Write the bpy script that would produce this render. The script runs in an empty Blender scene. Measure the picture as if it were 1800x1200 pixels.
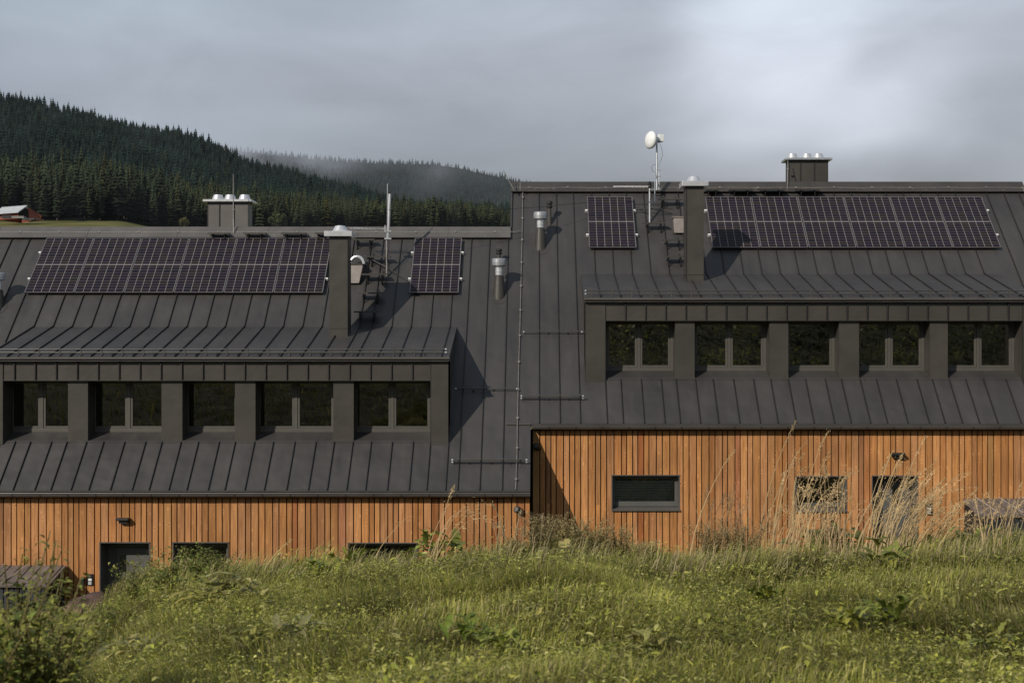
import bpy, math, random
import numpy as np
from mathutils import Vector
random.seed(7); rng = np.random.default_rng(7)
SC = bpy.context.scene
COL = SC.collection
F = 2248.0; CX = 945.0; CY = 600.0       # photograph's focal length and principal point, in its pixels
def at(px, py, Y): return Vector(((px-CX)/F*Y, Y, (CY-py)/F*Y))
R0 = 26.1                                # both roofs lie in the plane y = z + R0
def on_roof(px, py, n=0.0):
    Y = R0/(1-(CY-py)/F); p = at(px, py, Y)
    return p + Vector((0,-1,1)).normalized()*n
NRM = Vector((0,-1,1)).normalized(); SLP = Vector((0,1,1)).normalized(); EX = Vector((1,0,0))

# ------------------------------------------------------------------ materials
def newmat(name):
    m = bpy.data.materials.new(name); m.use_nodes = True
    nt = m.node_tree; nt.nodes.clear()
    out = nt.nodes.new('ShaderNodeOutputMaterial')
    return m, nt, out
def N(nt, t, **kw):
    n = nt.nodes.new(t)
    for k, v in kw.items():
        if k.startswith('i_'):
            key = k[2:]
            n.inputs[int(key) if key.isdigit() else key.replace('_', ' ')].default_value = v
        else: setattr(n, k, v)
    return n
def ramp(nt, stops):
    r = nt.nodes.new('ShaderNodeValToRGB'); e = r.color_ramp.elements
    while len(e) < len(stops): e.new(0.5)
    for el, (p, c) in zip(e, stops): el.position = p; el.color = (*c, 1) if len(c) == 3 else c
    return r
def pmat(name, col, rough=0.5, metal=0.0, spec=0.5, var=0.15, scale=3.0, bump=0.0, bscale=20, stretch=(1,1,1)):
    m, nt, out = newmat(name); L = nt.links.new
    b = N(nt, 'ShaderNodeBsdfPrincipled'); b.inputs['Roughness'].default_value = rough
    b.inputs['Metallic'].default_value = metal; b.inputs['Specular IOR Level'].default_value = spec
    g = N(nt, 'ShaderNodeNewGeometry'); mp = N(nt, 'ShaderNodeMapping'); mp.inputs['Scale'].default_value = stretch
    L(g.outputs['Position'], mp.inputs['Vector'])
    no = N(nt, 'ShaderNodeTexNoise'); no.inputs['Scale'].default_value = scale; no.inputs['Detail'].default_value = 6
    L(mp.outputs[0], no.inputs['Vector'])
    r = ramp(nt, [(0.3, tuple(c*(1-var) for c in col)), (0.7, tuple(c*(1+var) for c in col))])
    L(no.outputs['Fac'], r.inputs['Fac']); L(r.outputs['Color'], b.inputs['Base Color'])
    if bump:
        n2 = N(nt, 'ShaderNodeTexNoise'); n2.inputs['Scale'].default_value = bscale; n2.inputs['Detail'].default_value = 3
        L(mp.outputs[0], n2.inputs['Vector'])
        bu = N(nt, 'ShaderNodeBump'); bu.inputs['Strength'].default_value = bump; bu.inputs['Distance'].default_value = 0.02
        L(n2.outputs['Fac'], bu.inputs['Height']); L(bu.outputs[0], b.inputs['Normal'])
    L(b.outputs[0], out.inputs[0]); return m
def attr_mat(name, rough=0.6, spec=0.25, trans=0.0, haze=False, noise=0.0, nscale=8):
    m, nt, out = newmat(name); L = nt.links.new
    a = N(nt, 'ShaderNodeAttribute', attribute_name='Col')
    b = N(nt, 'ShaderNodeBsdfPrincipled'); b.inputs['Roughness'].default_value = rough; b.inputs['Specular IOR Level'].default_value = spec
    csock = a.outputs['Color']
    if noise:
        g = N(nt, 'ShaderNodeNewGeometry'); no = N(nt, 'ShaderNodeTexNoise'); no.inputs['Scale'].default_value = nscale
        L(g.outputs['Position'], no.inputs['Vector'])
        mr = N(nt, 'ShaderNodeMapRange'); mr.inputs['From Min'].default_value = .3; mr.inputs['From Max'].default_value = .7
        mr.inputs['To Min'].default_value = 1-noise; mr.inputs['To Max'].default_value = 1+noise
        L(no.outputs['Fac'], mr.inputs['Value'])
        vm = N(nt, 'ShaderNodeVectorMath', operation='SCALE'); L(csock, vm.inputs[0]); L(mr.outputs[0], vm.inputs['Scale']); csock = vm.outputs[0]
    L(csock, b.inputs['Base Color']); sh = b.outputs[0]
    if trans:
        t = N(nt, 'ShaderNodeBsdfTranslucent'); L(csock, t.inputs['Color'])
        mx = N(nt, 'ShaderNodeMixShader'); mx.inputs[0].default_value = trans
        L(sh, mx.inputs[1]); L(t.outputs[0], mx.inputs[2]); sh = mx.outputs[0]
    if haze:                               # aerial haze painted on: a grey glow mixed over the surface colour
        h = N(nt, 'ShaderNodeAttribute', attribute_name='HazeGlow')
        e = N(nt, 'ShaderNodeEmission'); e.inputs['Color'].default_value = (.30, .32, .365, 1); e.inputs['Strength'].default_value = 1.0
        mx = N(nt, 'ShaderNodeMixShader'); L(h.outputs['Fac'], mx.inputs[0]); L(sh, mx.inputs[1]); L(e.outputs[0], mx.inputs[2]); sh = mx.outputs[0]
    L(sh, out.inputs[0]); return m

def roof_material():
    m, nt, out = newmat('seam_metal'); L = nt.links.new
    b = N(nt, 'ShaderNodeBsdfPrincipled'); b.inputs['Specular IOR Level'].default_value = .5
    g = N(nt, 'ShaderNodeNewGeometry')
    n1 = N(nt, 'ShaderNodeTexNoise'); n1.inputs['Scale'].default_value = .55; n1.inputs['Detail'].default_value = 5
    n2 = N(nt, 'ShaderNodeTexNoise'); n2.inputs['Scale'].default_value = 3.2; n2.inputs['Detail'].default_value = 3
    mp = N(nt, 'ShaderNodeMapping'); mp.inputs['Scale'].default_value = (1.0, .35, .35)
    L(g.outputs['Position'], n1.inputs['Vector']); L(g.outputs['Position'], mp.inputs['Vector']); L(mp.outputs[0], n2.inputs['Vector'])
    mx = N(nt, 'ShaderNodeMath', operation='ADD'); L(n1.outputs['Fac'], mx.inputs[0]); L(n2.outputs['Fac'], mx.inputs[1])
    hf = N(nt, 'ShaderNodeMath', operation='MULTIPLY'); hf.inputs[1].default_value = .5; L(mx.outputs[0], hf.inputs[0])
    r = ramp(nt, [(.34, (.029,.0275,.0275)), (.66, (.047,.044,.0425))]); L(hf.outputs[0], r.inputs['Fac'])
    # faint run-off streaks down the slope and pale scuffs
    st = N(nt, 'ShaderNodeTexNoise'); st.inputs['Scale'].default_value = 9; st.inputs['Detail'].default_value = 4
    ms = N(nt, 'ShaderNodeMapping'); ms.inputs['Scale'].default_value = (1, .06, .06)
    L(g.outputs['Position'], ms.inputs['Vector']); L(ms.outputs[0], st.inputs['Vector'])
    sr = ramp(nt, [(.45, (0,0,0)), (.8, (.16,.16,.16))]); L(st.outputs['Fac'], sr.inputs['Fac'])
    mc = N(nt, 'ShaderNodeMix', data_type='RGBA'); L(sr.outputs['Color'], mc.inputs[0]); L(r.outputs['Color'], mc.inputs[6]); mc.inputs[7].default_value = (.072,.067,.064,1)
    vo = N(nt, 'ShaderNodeTexNoise'); vo.inputs['Scale'].default_value = 2.3; vo.inputs['Detail'].default_value = 12; vo.inputs['Roughness'].default_value = .75
    L(ms.outputs[0], vo.inputs['Vector'])
    L(mc.outputs[2], b.inputs['Base Color'])
    rr = N(nt, 'ShaderNodeMapRange'); rr.inputs['To Min'].default_value = .42; rr.inputs['To Max'].default_value = .58; L(n2.outputs['Fac'], rr.inputs['Value']); L(rr.outputs[0], b.inputs['Roughness'])
    n3 = N(nt, 'ShaderNodeTexNoise'); n3.inputs['Scale'].default_value = 2.6; n3.inputs['Detail'].default_value = 1.5
    L(g.outputs['Position'], n3.inputs['Vector'])
    bu = N(nt, 'ShaderNodeBump'); bu.inputs['Strength'].default_value = .6; bu.inputs['Distance'].default_value = .05
    L(n3.outputs['Fac'], bu.inputs['Height']); L(bu.outputs[0], b.inputs['Normal'])
    L(b.outputs[0], out.inputs[0]); return m

def wood_material():
    m, nt, out = newmat('larch_boards'); L = nt.links.new
    a = N(nt, 'ShaderNodeAttribute', attribute_name='Col')
    g = N(nt, 'ShaderNodeNewGeometry')
    # each board offsets its own grain by its colour
    off = N(nt, 'ShaderNodeVectorMath', operation='SCALE'); off.inputs['Scale'].default_value = 57.0; L(a.outputs['Color'], off.inputs[0])
    ad = N(nt, 'ShaderNodeVectorMath', operation='ADD'); L(g.outputs['Position'], ad.inputs[0]); L(off.outputs[0], ad.inputs[1])
    mp = N(nt, 'ShaderNodeMapping'); mp.inputs['Scale'].default_value = (26, 26, 1.3); L(ad.outputs[0], mp.inputs['Vector'])
    n1 = N(nt, 'ShaderNodeTexNoise'); n1.inputs['Scale'].default_value = 1.6; n1.inputs['Detail'].default_value = 5; n1.inputs['Distortion'].default_value = .6
    L(mp.outputs[0], n1.inputs['Vector'])
    r = ramp(nt, [(.3, (.72,.64,.56)), (.5, (1,1,1)), (.72, (1.22,1.25,1.28))]); L(n1.outputs['Fac'], r.inputs['Fac'])
    mu = N(nt, 'ShaderNodeVectorMath', operation='MULTIPLY'); L(a.outputs['Color'], mu.inputs[0]); L(r.outputs['Color'], mu.inputs[1])
    # knots: dark spot with a pale ring
    mk = N(nt, 'ShaderNodeMapping'); mk.inputs['Scale'].default_value = (10, 10, 4.2); L(ad.outputs[0], mk.inputs['Vector'])
    vo = N(nt, 'ShaderNodeTexVoronoi'); vo.inputs['Scale'].default_value = 1.0; L(mk.outputs[0], vo.inputs['Vector'])
    kr = ramp(nt, [(0, (.35,.2,.12)), (.07, (.45,.28,.2)), (.11, (1.5,1.6,1.7)), (.17, (1.15,1.15,1.15)), (.24, (1,1,1))]); L(vo.outputs['Distance'], kr.inputs['Fac'])
    m2 = N(nt, 'ShaderNodeVectorMath', operation='MULTIPLY'); L(mu.outputs[0], m2.inputs[0]); L(kr.outputs['Color'], m2.inputs[1])
    # weathering, large patches
    n2 = N(nt, 'ShaderNodeTexNoise'); n2.inputs['Scale'].default_value = 1.1; n2.inputs['Detail'].default_value = 4; L(g.outputs['Position'], n2.inputs['Vector'])
    mr = N(nt, 'ShaderNodeMapRange'); mr.inputs['From Min'].default_value = .3; mr.inputs['From Max'].default_value = .7; mr.inputs['To Min'].default_value = .8; mr.inputs['To Max'].default_value = 1.15
    L(n2.outputs['Fac'], mr.inputs['Value'])
    m3 = N(nt, 'ShaderNodeVectorMath', operation='SCALE'); L(m2.outputs[0], m3.inputs[0]); L(mr.outputs[0], m3.inputs['Scale'])
    b = N(nt, 'ShaderNodeBsdfPrincipled'); b.inputs['Roughness'].default_value = .6; b.inputs['Specular IOR Level'].default_value = .3
    bu = N(nt, 'ShaderNodeBump'); bu.inputs['Strength'].default_value = .35; bu.inputs['Distance'].default_value = .004
    L(n1.outputs['Fac'], bu.inputs['Height']); L(bu.outputs[0], b.inputs['Normal'])
    L(m3.outputs[0], b.inputs['Base Color']); L(b.outputs[0], out.inputs[0]); return m

def glass_material(name='window_glass', refl=.07, tint=(.62,.66,.64)):
    m, nt, out = newmat(name); L = nt.links.new
    fr = N(nt, 'ShaderNodeFresnel'); fr.inputs['IOR'].default_value = 1.5
    ad = N(nt, 'ShaderNodeMath', operation='ADD'); ad.inputs[1].default_value = refl; L(fr.outputs[0], ad.inputs[0])
    t = N(nt, 'ShaderNodeBsdfTransparent'); t.inputs[0].default_value = (*tint, 1)
    gl = N(nt, 'ShaderNodeBsdfGlossy'); gl.inputs['Roughness'].default_value = .015; gl.inputs['Color'].default_value = (.95,.95,.9,1)
    g = N(nt, 'ShaderNodeNewGeometry'); no = N(nt, 'ShaderNodeTexNoise'); no.inputs['Scale'].default_value = 1.1; L(g.outputs['Position'], no.inputs['Vector'])
    bu = N(nt, 'ShaderNodeBump'); bu.inputs['Strength'].default_value = .12; bu.inputs['Distance'].default_value = .01; L(no.outputs['Fac'], bu.inputs['Height']); L(bu.outputs[0], gl.inputs['Normal'])
    mx = N(nt, 'ShaderNodeMixShader'); L(ad.outputs[0], mx.inputs[0]); L(t.outputs[0], mx.inputs[1]); L(gl.outputs[0], mx.inputs[2])
    L(mx.outputs[0], out.inputs[0]); return m

def solar_material():
    m, nt, out = newmat('solar_cells'); L = nt.links.new
    uv = N(nt, 'ShaderNodeUVMap', uv_map='UVMap'); sp = N(nt, 'ShaderNodeSeparateXYZ'); L(uv.outputs[0], sp.inputs[0])
    def grid(sock, n, w):        # 1 near a cell boundary
        a = N(nt, 'ShaderNodeMath', operation='MULTIPLY'); a.inputs[1].default_value = n; L(sock, a.inputs[0])
        f = N(nt, 'ShaderNodeMath', operation='FRACT'); L(a.outputs[0], f.inputs[0])
        s = N(nt, 'ShaderNodeMath', operation='SUBTRACT'); s.inputs[1].default_value = .5; L(f.outputs[0], s.inputs[0])
        ab = N(nt, 'ShaderNodeMath', operation='ABSOLUTE'); L(s.outputs[0], ab.inputs[0])
        g = N(nt, 'ShaderNodeMath', operation='GREATER_THAN'); g.inputs[1].default_value = .5-w; L(ab.outputs[0], g.inputs[0]); return g.outputs[0]
    gx = grid(sp.outputs[0], 6, .026); gy = grid(sp.outputs[1], 20, .048)
    # wide white band halfway
    s = N(nt, 'ShaderNodeMath', operation='SUBTRACT'); s.inputs[1].default_value = .5; L(sp.outputs[1], s.inputs[0])
    ab = N(nt, 'ShaderNodeMath', operation='ABSOLUTE'); L(s.outputs[0], ab.inputs[0])
    mid = N(nt, 'ShaderNodeMath', operation='LESS_THAN'); mid.inputs[1].default_value = .0065; L(ab.outputs[0], mid.inputs[0])
    mm = N(nt, 'ShaderNodeMath', operation='MAXIMUM'); L(gx, mm.inputs[0]); L(mid.outputs[0], mm.inputs[1])
    # per-cell tint
    vm = N(nt, 'ShaderNodeVectorMath', operation='MULTIPLY'); vm.inputs[1].default_value = (6, 20, 1); L(uv.outputs[0], vm.inputs[0])
    fl = N(nt, 'ShaderNodeVectorMath', operation='FLOOR'); L(vm.outputs[0], fl.inputs[0])
    g = N(nt, 'ShaderNodeObjectInfo')
    adl = N(nt, 'ShaderNodeVectorMath', operation='ADD'); L(fl.outputs[0], adl.inputs[0]); L(g.outputs['Location'], adl.inputs[1])
    wn = N(nt, 'ShaderNodeTexWhiteNoise'); L(adl.outputs[0], wn.inputs['Vector'])
    cr = ramp(nt, [(0, (.008,.007,.012)), (.4, (.014,.009,.016)), (.7, (.016,.013,.011)), (1, (.012,.007,.018))]); L(wn.outputs['Value'], cr.inputs['Fac'])
    mx1 = N(nt, 'ShaderNodeMix', data_type='RGBA'); L(gy, mx1.inputs[0]); L(cr.outputs['Color'], mx1.inputs[6]); mx1.inputs[7].default_value = (.11,.095,.10,1)
    mx2 = N(nt, 'ShaderNodeMix', data_type='RGBA'); L(mm.outputs[0], mx2.inputs[0]); L(mx1.outputs[2], mx2.inputs[6]); mx2.inputs[7].default_value = (.23,.215,.21,1)
    b = N(nt, 'ShaderNodeBsdfPrincipled'); b.inputs['Roughness'].default_value = .25; b.inputs['Specular IOR Level'].default_value = .18
    L(mx2.outputs[2], b.inputs['Base Color']); L(b.outputs[0], out.inputs[0]); return m

M = dict(
    roof=roof_material(), wood=wood_material(), glass=glass_material(refl=.18), glass_dim=glass_material('window_glass_dim', .06, (.5,.53,.52)), solar=solar_material(),
    seam=pmat('seam_edge', (.012,.011,.011), .6, var=.2),
    trim=pmat('trim_metal', (.082,.076,.071), .42, var=.15, scale=2, bump=.1, bscale=4),
    fascia=pmat('fascia_metal', (.044,.040,.0345), .42, var=.2, scale=1.6, bump=.5, bscale=2.6),
    ridge=pmat('ridge_metal', (.088,.082,.078), .5, var=.18, scale=2),
    dark=pmat('black_metal', (.014,.014,.014), .5, var=.2),
    black=pmat('black_membrane', (.006,.006,.006), .9, var=.1),
    frame=pmat('window_frame_paint', (.075,.071,.062), .45, var=.08, scale=5),
    steel=pmat('galvanised_steel', (.50,.52,.54), .38, metal=.75, var=.15, scale=12),
    alu=pmat('aluminium', (.62,.63,.65), .32, metal=.6, var=.1, scale=8),
    wire=pmat('conductor_wire', (.20,.19,.18), .5, metal=.3, var=.2, scale=8),
    white=pmat('white_plastic', (.72,.74,.74), .35, var=.06, scale=5),
    plaster=pmat('white_plaster', (.55,.52,.46), .8, var=.05),
    room=pmat('dark_room', (.03,.028,.025), .9, var=.2),
    doorgrey=pmat('door_paint', (.085,.085,.08), .5, var=.1),
    shed=pmat('shed_roof_metal', (.13,.113,.105), .5, var=.15, scale=4),
    bin=pmat('bin_plastic', (.022,.025,.034), .6, var=.2),
    rock=pmat('brown_rock', (.075,.042,.032), .85, var=.7, scale=7, bump=1.0, bscale=11),
    soil=pmat('soil', (.05,.05,.022), .95, var=.4, scale=3, bump=.4, bscale=30),
    blind=pmat('blind_slats', (.42,.44,.43), .6, var=.12, scale=6, stretch=(.3,1,8)),
    bark=pmat('bark', (.085,.07,.058), .9, var=.3, scale=.6),
    redwood=pmat('red_barn_boards', (.19,.052,.030), .7, var=.2, scale=.8),
    barnroof=pmat('pale_sheet_roof', (.38,.40,.42), .5, var=.12, scale=.5),
    beige=pmat('beige_housing', (.19,.165,.15), .45, var=.15, scale=9),
    leaf=attr_mat('leaf', .5, .3, trans=.25), grass=attr_mat('grass_blade', .55, .25, trans=.28),
    dry=attr_mat('dry_stem', .7, .2, trans=.15),
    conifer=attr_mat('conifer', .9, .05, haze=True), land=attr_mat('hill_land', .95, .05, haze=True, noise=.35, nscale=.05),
    petal=pmat('petal', (.42,.10,.26), .6, var=.25, scale=60), yellow=pmat('yellow_petal', (.75,.55,.03), .6, var=.1, scale=60),
)

# ------------------------------------------------------------------ mesh building
class MB:
    def __init__(s): s.v = []; s.f = []; s.m = []; s.c = []; s.cc = None; s.uv = {}
    def add(s, vs, fs, m=0):
        o = len(s.v); s.v += [Vector(p) for p in vs]
        for f in fs: s.f.append([i+o for i in f]); s.m.append(m); s.c.append(s.cc)
        return s
    def box(s, x0, x1, y0, y1, z0, z1, m=0):
        vs = [(x0,y0,z0),(x1,y0,z0),(x1,y1,z0),(x0,y1,z0),(x0,y0,z1),(x1,y0,z1),(x1,y1,z1),(x0,y1,z1)]
        return s.add(vs, [(0,3,2,1),(4,5,6,7),(0,1,5,4),(1,2,6,5),(2,3,7,6),(3,0,4,7)], m)
    def obox(s, o, a, b, c, m=0):           # oriented box, corner o, edge vectors a b c (right-handed)
        o = Vector(o); a = Vector(a); b = Vector(b); c = Vector(c)
        vs = [o, o+a, o+a+b, o+b, o+c, o+a+c, o+a+b+c, o+b+c]
        return s.add(vs, [(0,3,2,1),(4,5,6,7),(0,1,5,4),(1,2,6,5),(2,3,7,6),(3,0,4,7)], m)
    def yzprism(s, x0, x1, prof, m=0):      # profile [(y,z)...] extruded in x
        n = len(prof)
        vs = [(x0,y,z) for y, z in prof] + [(x1,y,z) for y, z in prof]
        fs = [tuple(range(n)), tuple(range(2*n-1, n-1, -1))] + [(i, i+n, (i+1)%n+n, (i+1)%n) for i in range(n)]
        return s.add(vs, fs, m)
    def tube(s, pts, r, n=8, m=0, cap=True):
        pts = [Vector(p) for p in pts]; rs = r if isinstance(r, (list, tuple)) else [r]*len(pts)
        vs = []
        for i, p in enumerate(pts):
            d = (pts[min(i+1, len(pts)-1)]-pts[max(i-1, 0)])
            d = d.normalized() if d.length > 1e-9 else Vector((0,0,1))
            a = d.cross(Vector((0,0,1)) if abs(d.z) < .9 else Vector((1,0,0))).normalized(); b = d.cross(a)
            for k in range(n):
                t = 2*math.pi*k/n; vs.append(p + a*math.cos(t)*rs[i] + b*math.sin(t)*rs[i])
        fs = [(i*n+k, i*n+(k+1)%n, (i+1)*n+(k+1)%n, (i+1)*n+k) for i in range(len(pts)-1) for k in range(n)]
        if cap: fs += [tuple(range(n-1,-1,-1)), tuple((len(pts)-1)*n+k for k in range(n))]
        return s.add(vs, fs, m)
    def lathe(s, c, prof, n=20, m=0, axis=(0,0,1)):   # prof [(r,h)]
        ax = Vector(axis).normalized(); a = ax.cross(Vector((1,0,0)) if abs(ax.x) < .9 else Vector((0,1,0))).normalized(); b = ax.cross(a); c = Vector(c)
        vs = []
        for r, h in prof:
            for k in range(n):
                t = 2*math.pi*k/n; vs.append(c + ax*h + a*math.cos(t)*r + b*math.sin(t)*r)
        fs = [(i*n+k, i*n+(k+1)%n, (i+1)*n+(k+1)%n, (i+1)*n+k) for i in range(len(prof)-1) for k in range(n)]
        fs += [tuple(range(n-1,-1,-1)), tuple((len(prof)-1)*n+k for k in range(n))]
        return s.add(vs, fs, m)
    def build(s, name, mats, parent=None, smooth=False, bevel=0, loc=None):
        me = bpy.data.meshes.new(name)
        org = Vector(parent_loc(parent)) if parent is not None else Vector(loc if loc is not None else (0,0,0))
        me.from_pydata([tuple(p-org) for p in s.v], [], s.f)
        for m in (mats if isinstance(mats, (list, tuple)) else [mats]): me.materials.append(m)
        me.polygons.foreach_set('material_index', s.m)
        if smooth: me.polygons.foreach_set('use_smooth', [True]*len(s.f))
        if any(c is not None for c in s.c):
            ca = me.color_attributes.new('Col', 'FLOAT_COLOR', 'CORNER'); arr = []
            for f, c in zip(s.f, s.c): arr += list((*(c or (.5,.5,.5)), 1))*len(f)
            ca.data.foreach_set('color', arr)
        me.update()
        o = bpy.data.objects.new(name, me); COL.objects.link(o)
        if parent is not None: o.parent = parent
        else: o.location = org
        if bevel:
            b = o.modifiers.new('Bevel', 'BEVEL'); b.width = bevel; b.segments = 2; b.limit_method = 'ANGLE'
        if smooth:
            pass
        return o
def parent_loc(o):
    v = Vector(o.location)
    while o.parent is not None: o = o.parent; v += Vector(o.location)
    return v
def tag(o, label=None, cat=None, group=None, kind=None):
    if label: o['label'] = label
    if cat: o['category'] = cat
    if group: o['group'] = group
    if kind: o['kind'] = kind
    return o
def thing(name, label, cat, loc=(0,0,0), group=None):
    o = bpy.data.objects.new(name, None); COL.objects.link(o); o.location = loc; o.empty_display_size = .2
    return tag(o, label, cat, group)

# ------------------------------------------------------------------ numpy mesh helper
def np_mesh(name, verts, faces_list, cols, mat, haze=None, parent=None, loc=(0,0,0)):
    """faces_list: list of int arrays (n,k); cols: per vertex (n,3)"""
    me = bpy.data.meshes.new(name)
    nv = len(verts); me.vertices.add(nv); me.vertices.foreach_set('co', np.ascontiguousarray(verts-np.array(loc), dtype=np.float32).ravel())
    loops = np.concatenate([f.ravel() for f in faces_list]).astype(np.int32)
    sizes = np.concatenate([np.full(len(f), f.shape[1]) for f in faces_list]).astype(np.int32)
    starts = np.concatenate([[0], np.cumsum(sizes)[:-1]]).astype(np.int32)
    me.loops.add(len(loops)); me.loops.foreach_set('vertex_index', loops)
    me.polygons.add(len(sizes)); me.polygons.foreach_set('loop_start', starts)
    try: me.polygons.foreach_set('loop_total', sizes)
    except Exception: pass
    me.update(calc_edges=True); me.validate()
    ca = me.color_attributes.new('Col', 'FLOAT_COLOR', 'POINT')
    c4 = np.ones((nv, 4), np.float32); c4[:, :3] = cols; ca.data.foreach_set('color', c4.ravel())
    if haze is not None:
        h = me.attributes.new('HazeGlow', 'FLOAT', 'POINT'); h.data.foreach_set('value', np.asarray(haze, np.float32))
    me.materials.append(mat)
    o = bpy.data.objects.new(name, me); COL.objects.link(o)
    if parent is not None: o.parent = parent
    else: o.location = loc
    return o
_tabs = {}
def vnoise(x, y, seed=0):
    if seed not in _tabs: _tabs[seed] = np.random.default_rng(1000+seed).random((256, 256))
    T = _tabs[seed]; xi = np.floor(x).astype(int); yi = np.floor(y).astype(int); fx = x-xi; fy = y-yi
    fx = fx*fx*(3-2*fx); fy = fy*fy*(3-2*fy)
    a = T[xi % 256, yi % 256]; b = T[(xi+1) % 256, yi % 256]; c = T[xi % 256, (yi+1) % 256]; d = T[(xi+1) % 256, (yi+1) % 256]
    return (a*(1-fx)+b*fx)*(1-fy)+(c*(1-fx)+d*fx)*fy
def fbm(x, y, seed=0, o=4):
    s = 0; a = .5; t = 0
    for i in range(o): s = s+a*vnoise(x*2**i, y*2**i, seed+i); t += a; a *= .55
    return s/t
def smooth(t): t = np.clip(t, 0, 1); return t*t*(3-2*t)
def U(px): return (np.asarray(px, float)-CX)/F

# ------------------------------------------------------------------ terrain
_cpx = [-900, -300, 0, 60, 120, 165, 210, 260, 320, 420, 520, 620, 760, 900, 1000, 1150, 1350, 1500, 1800, 2300]
_cz  = [-3.2, -3.15, -3.05, -3.0, -3.02, -2.98, -2.66, -2.50, -2.45, -2.42, -2.43, -2.36, -2.28, -2.24, -2.22, -2.26, -2.34, -2.28, -2.18, -2.1]
def near_h(x, y):
    x = np.asarray(x, float); y = np.asarray(y, float)
    yy = np.maximum(y, 3.0)
    zc = np.interp(np.clip(x/yy, -.9, .7), U(_cpx), _cz)
    t = np.clip((y-4.5)/8.5, 0, 1)
    z0 = -1.60
    up = z0+(zc-z0)*t
    zb = -5.8+1.15*smooth((x+.9)/1.0)
    h = np.where(y > 13, zc+(zb-zc)*smooth((y-13)/6.5), up)
    h = np.where(y < 0, z0+.30*np.maximum(-y-1.5, 0), h)
    rough = ((fbm(x*.8, y*.8, 3)-.5)*.26+(vnoise(x*2.6, y*2.2, 6)-.5)*.11)*np.clip((22-y)/6, 0, 1)
    return h+rough*np.clip(1-np.abs(y+30)/1e9, 0, 1)
def edgeY(u): return np.interp(u, U([-600, 0, 130, 250, 350, 550, 900, 1300]), [540, 545, 548, 600, 690, 830, 1150, 1300])
RIDGE1 = (U([-1500, -500, 0, 150, 300, 450, 550, 620, 700, 760, 900, 1100, 2600]), [90, 128, 186, 214, 252, 302, 328, 352, 376, 382, 386, 390, 400])
RIDGE2 = (U([-1500, 0, 300, 470, 550, 650, 750, 820, 900, 960, 1040, 1200, 1500, 2600]), [200, 235, 262, 274, 281, 287, 294, 303, 321, 331, 337, 350, 380, 400])
def far_h(x, y):
    u = x/y
    ye = edgeY(u)
    r1 = (603-np.interp(u, RIDGE1[0], RIDGE1[1]))/F; r2 = (602-np.interp(u, RIDGE2[0], RIDGE2[1]))/F
    eb = np.interp(u, U([-600, 215, 330, 2000]), [.0905, .0905, .079, .079])
    e = np.select([y < 100, y < 420, y < ye, y < 1900, y < 2300, y < 3600],
        [-.16+(.02+.14)*(y-36)/64*.9, -.016+(eb-.0025+.016)*(np.maximum(y-100, 0)/320)**.6, eb-.0025+.006*np.clip((y-420)/130, 0, 1),
         eb+.0035+(r1-eb-.0035)*np.clip((y-ye)/(1900-ye), 0, 1)**.85,
         r1+(np.minimum(r1, .095)-.02-r1)*smooth((y-1900)/400),
         (np.minimum(r1, .095)-.02)+(r2-(np.minimum(r1, .095)-.02))*np.clip((y-2300)/1300, 0, 1)**.8],
        r2-(y-3600)/3000*.3)
    z = e*y
    return z+(fbm(x*.008, y*.008, 11)-.5)*np.clip((y-600)/600, 0, 1)*26*np.clip(1-np.abs(y-2100)/9000, 0, 1)
def painted_haze_at(x, y, z):
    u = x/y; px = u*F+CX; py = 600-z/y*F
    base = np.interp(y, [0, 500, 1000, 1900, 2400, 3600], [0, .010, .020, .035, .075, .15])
    # cloud haze painted onto the crest of the far hill and its flank
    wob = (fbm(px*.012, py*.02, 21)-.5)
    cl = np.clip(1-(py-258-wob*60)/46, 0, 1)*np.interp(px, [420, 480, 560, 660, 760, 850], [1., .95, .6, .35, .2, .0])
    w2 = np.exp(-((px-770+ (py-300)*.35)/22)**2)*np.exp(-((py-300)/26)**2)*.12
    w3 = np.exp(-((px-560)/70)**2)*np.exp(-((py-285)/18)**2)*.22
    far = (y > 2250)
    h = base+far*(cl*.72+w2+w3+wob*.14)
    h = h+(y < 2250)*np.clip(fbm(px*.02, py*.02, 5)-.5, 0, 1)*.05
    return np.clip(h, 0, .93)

def grid_mesh(name, X, Y, Z, col, mat, haze=None):
    ny, nx = X.shape
    v = np.stack([X, Y, Z], -1).reshape(-1, 3)
    i = np.arange(ny*nx).reshape(ny, nx)
    f = np.stack([i[:-1, :-1], i[:-1, 1:], i[1:, 1:], i[1:, :-1]], -1).reshape(-1, 4)
    o = np_mesh(name, v, [f], col, mat, haze)
    o.data.polygons.foreach_set('use_smooth', [True]*len(o.data.polygons)); return o
# near ground
xs = np.concatenate([np.linspace(-70, -14, 25), np.linspace(-13.5, 13.5, 181), np.linspace(14, 70, 25)])
ys = np.concatenate([np.linspace(-80, -2, 40), np.linspace(-1.5, 22, 150), np.linspace(23, 42, 15)])
X, Y = np.meshgrid(xs, ys); Z = near_h(X, Y)
g = grid_mesh('ground', X, Y, Z, np.tile([.05, .055, .022], (X.size, 1)), M['soil'])
tag(g, kind='structure')
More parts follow.
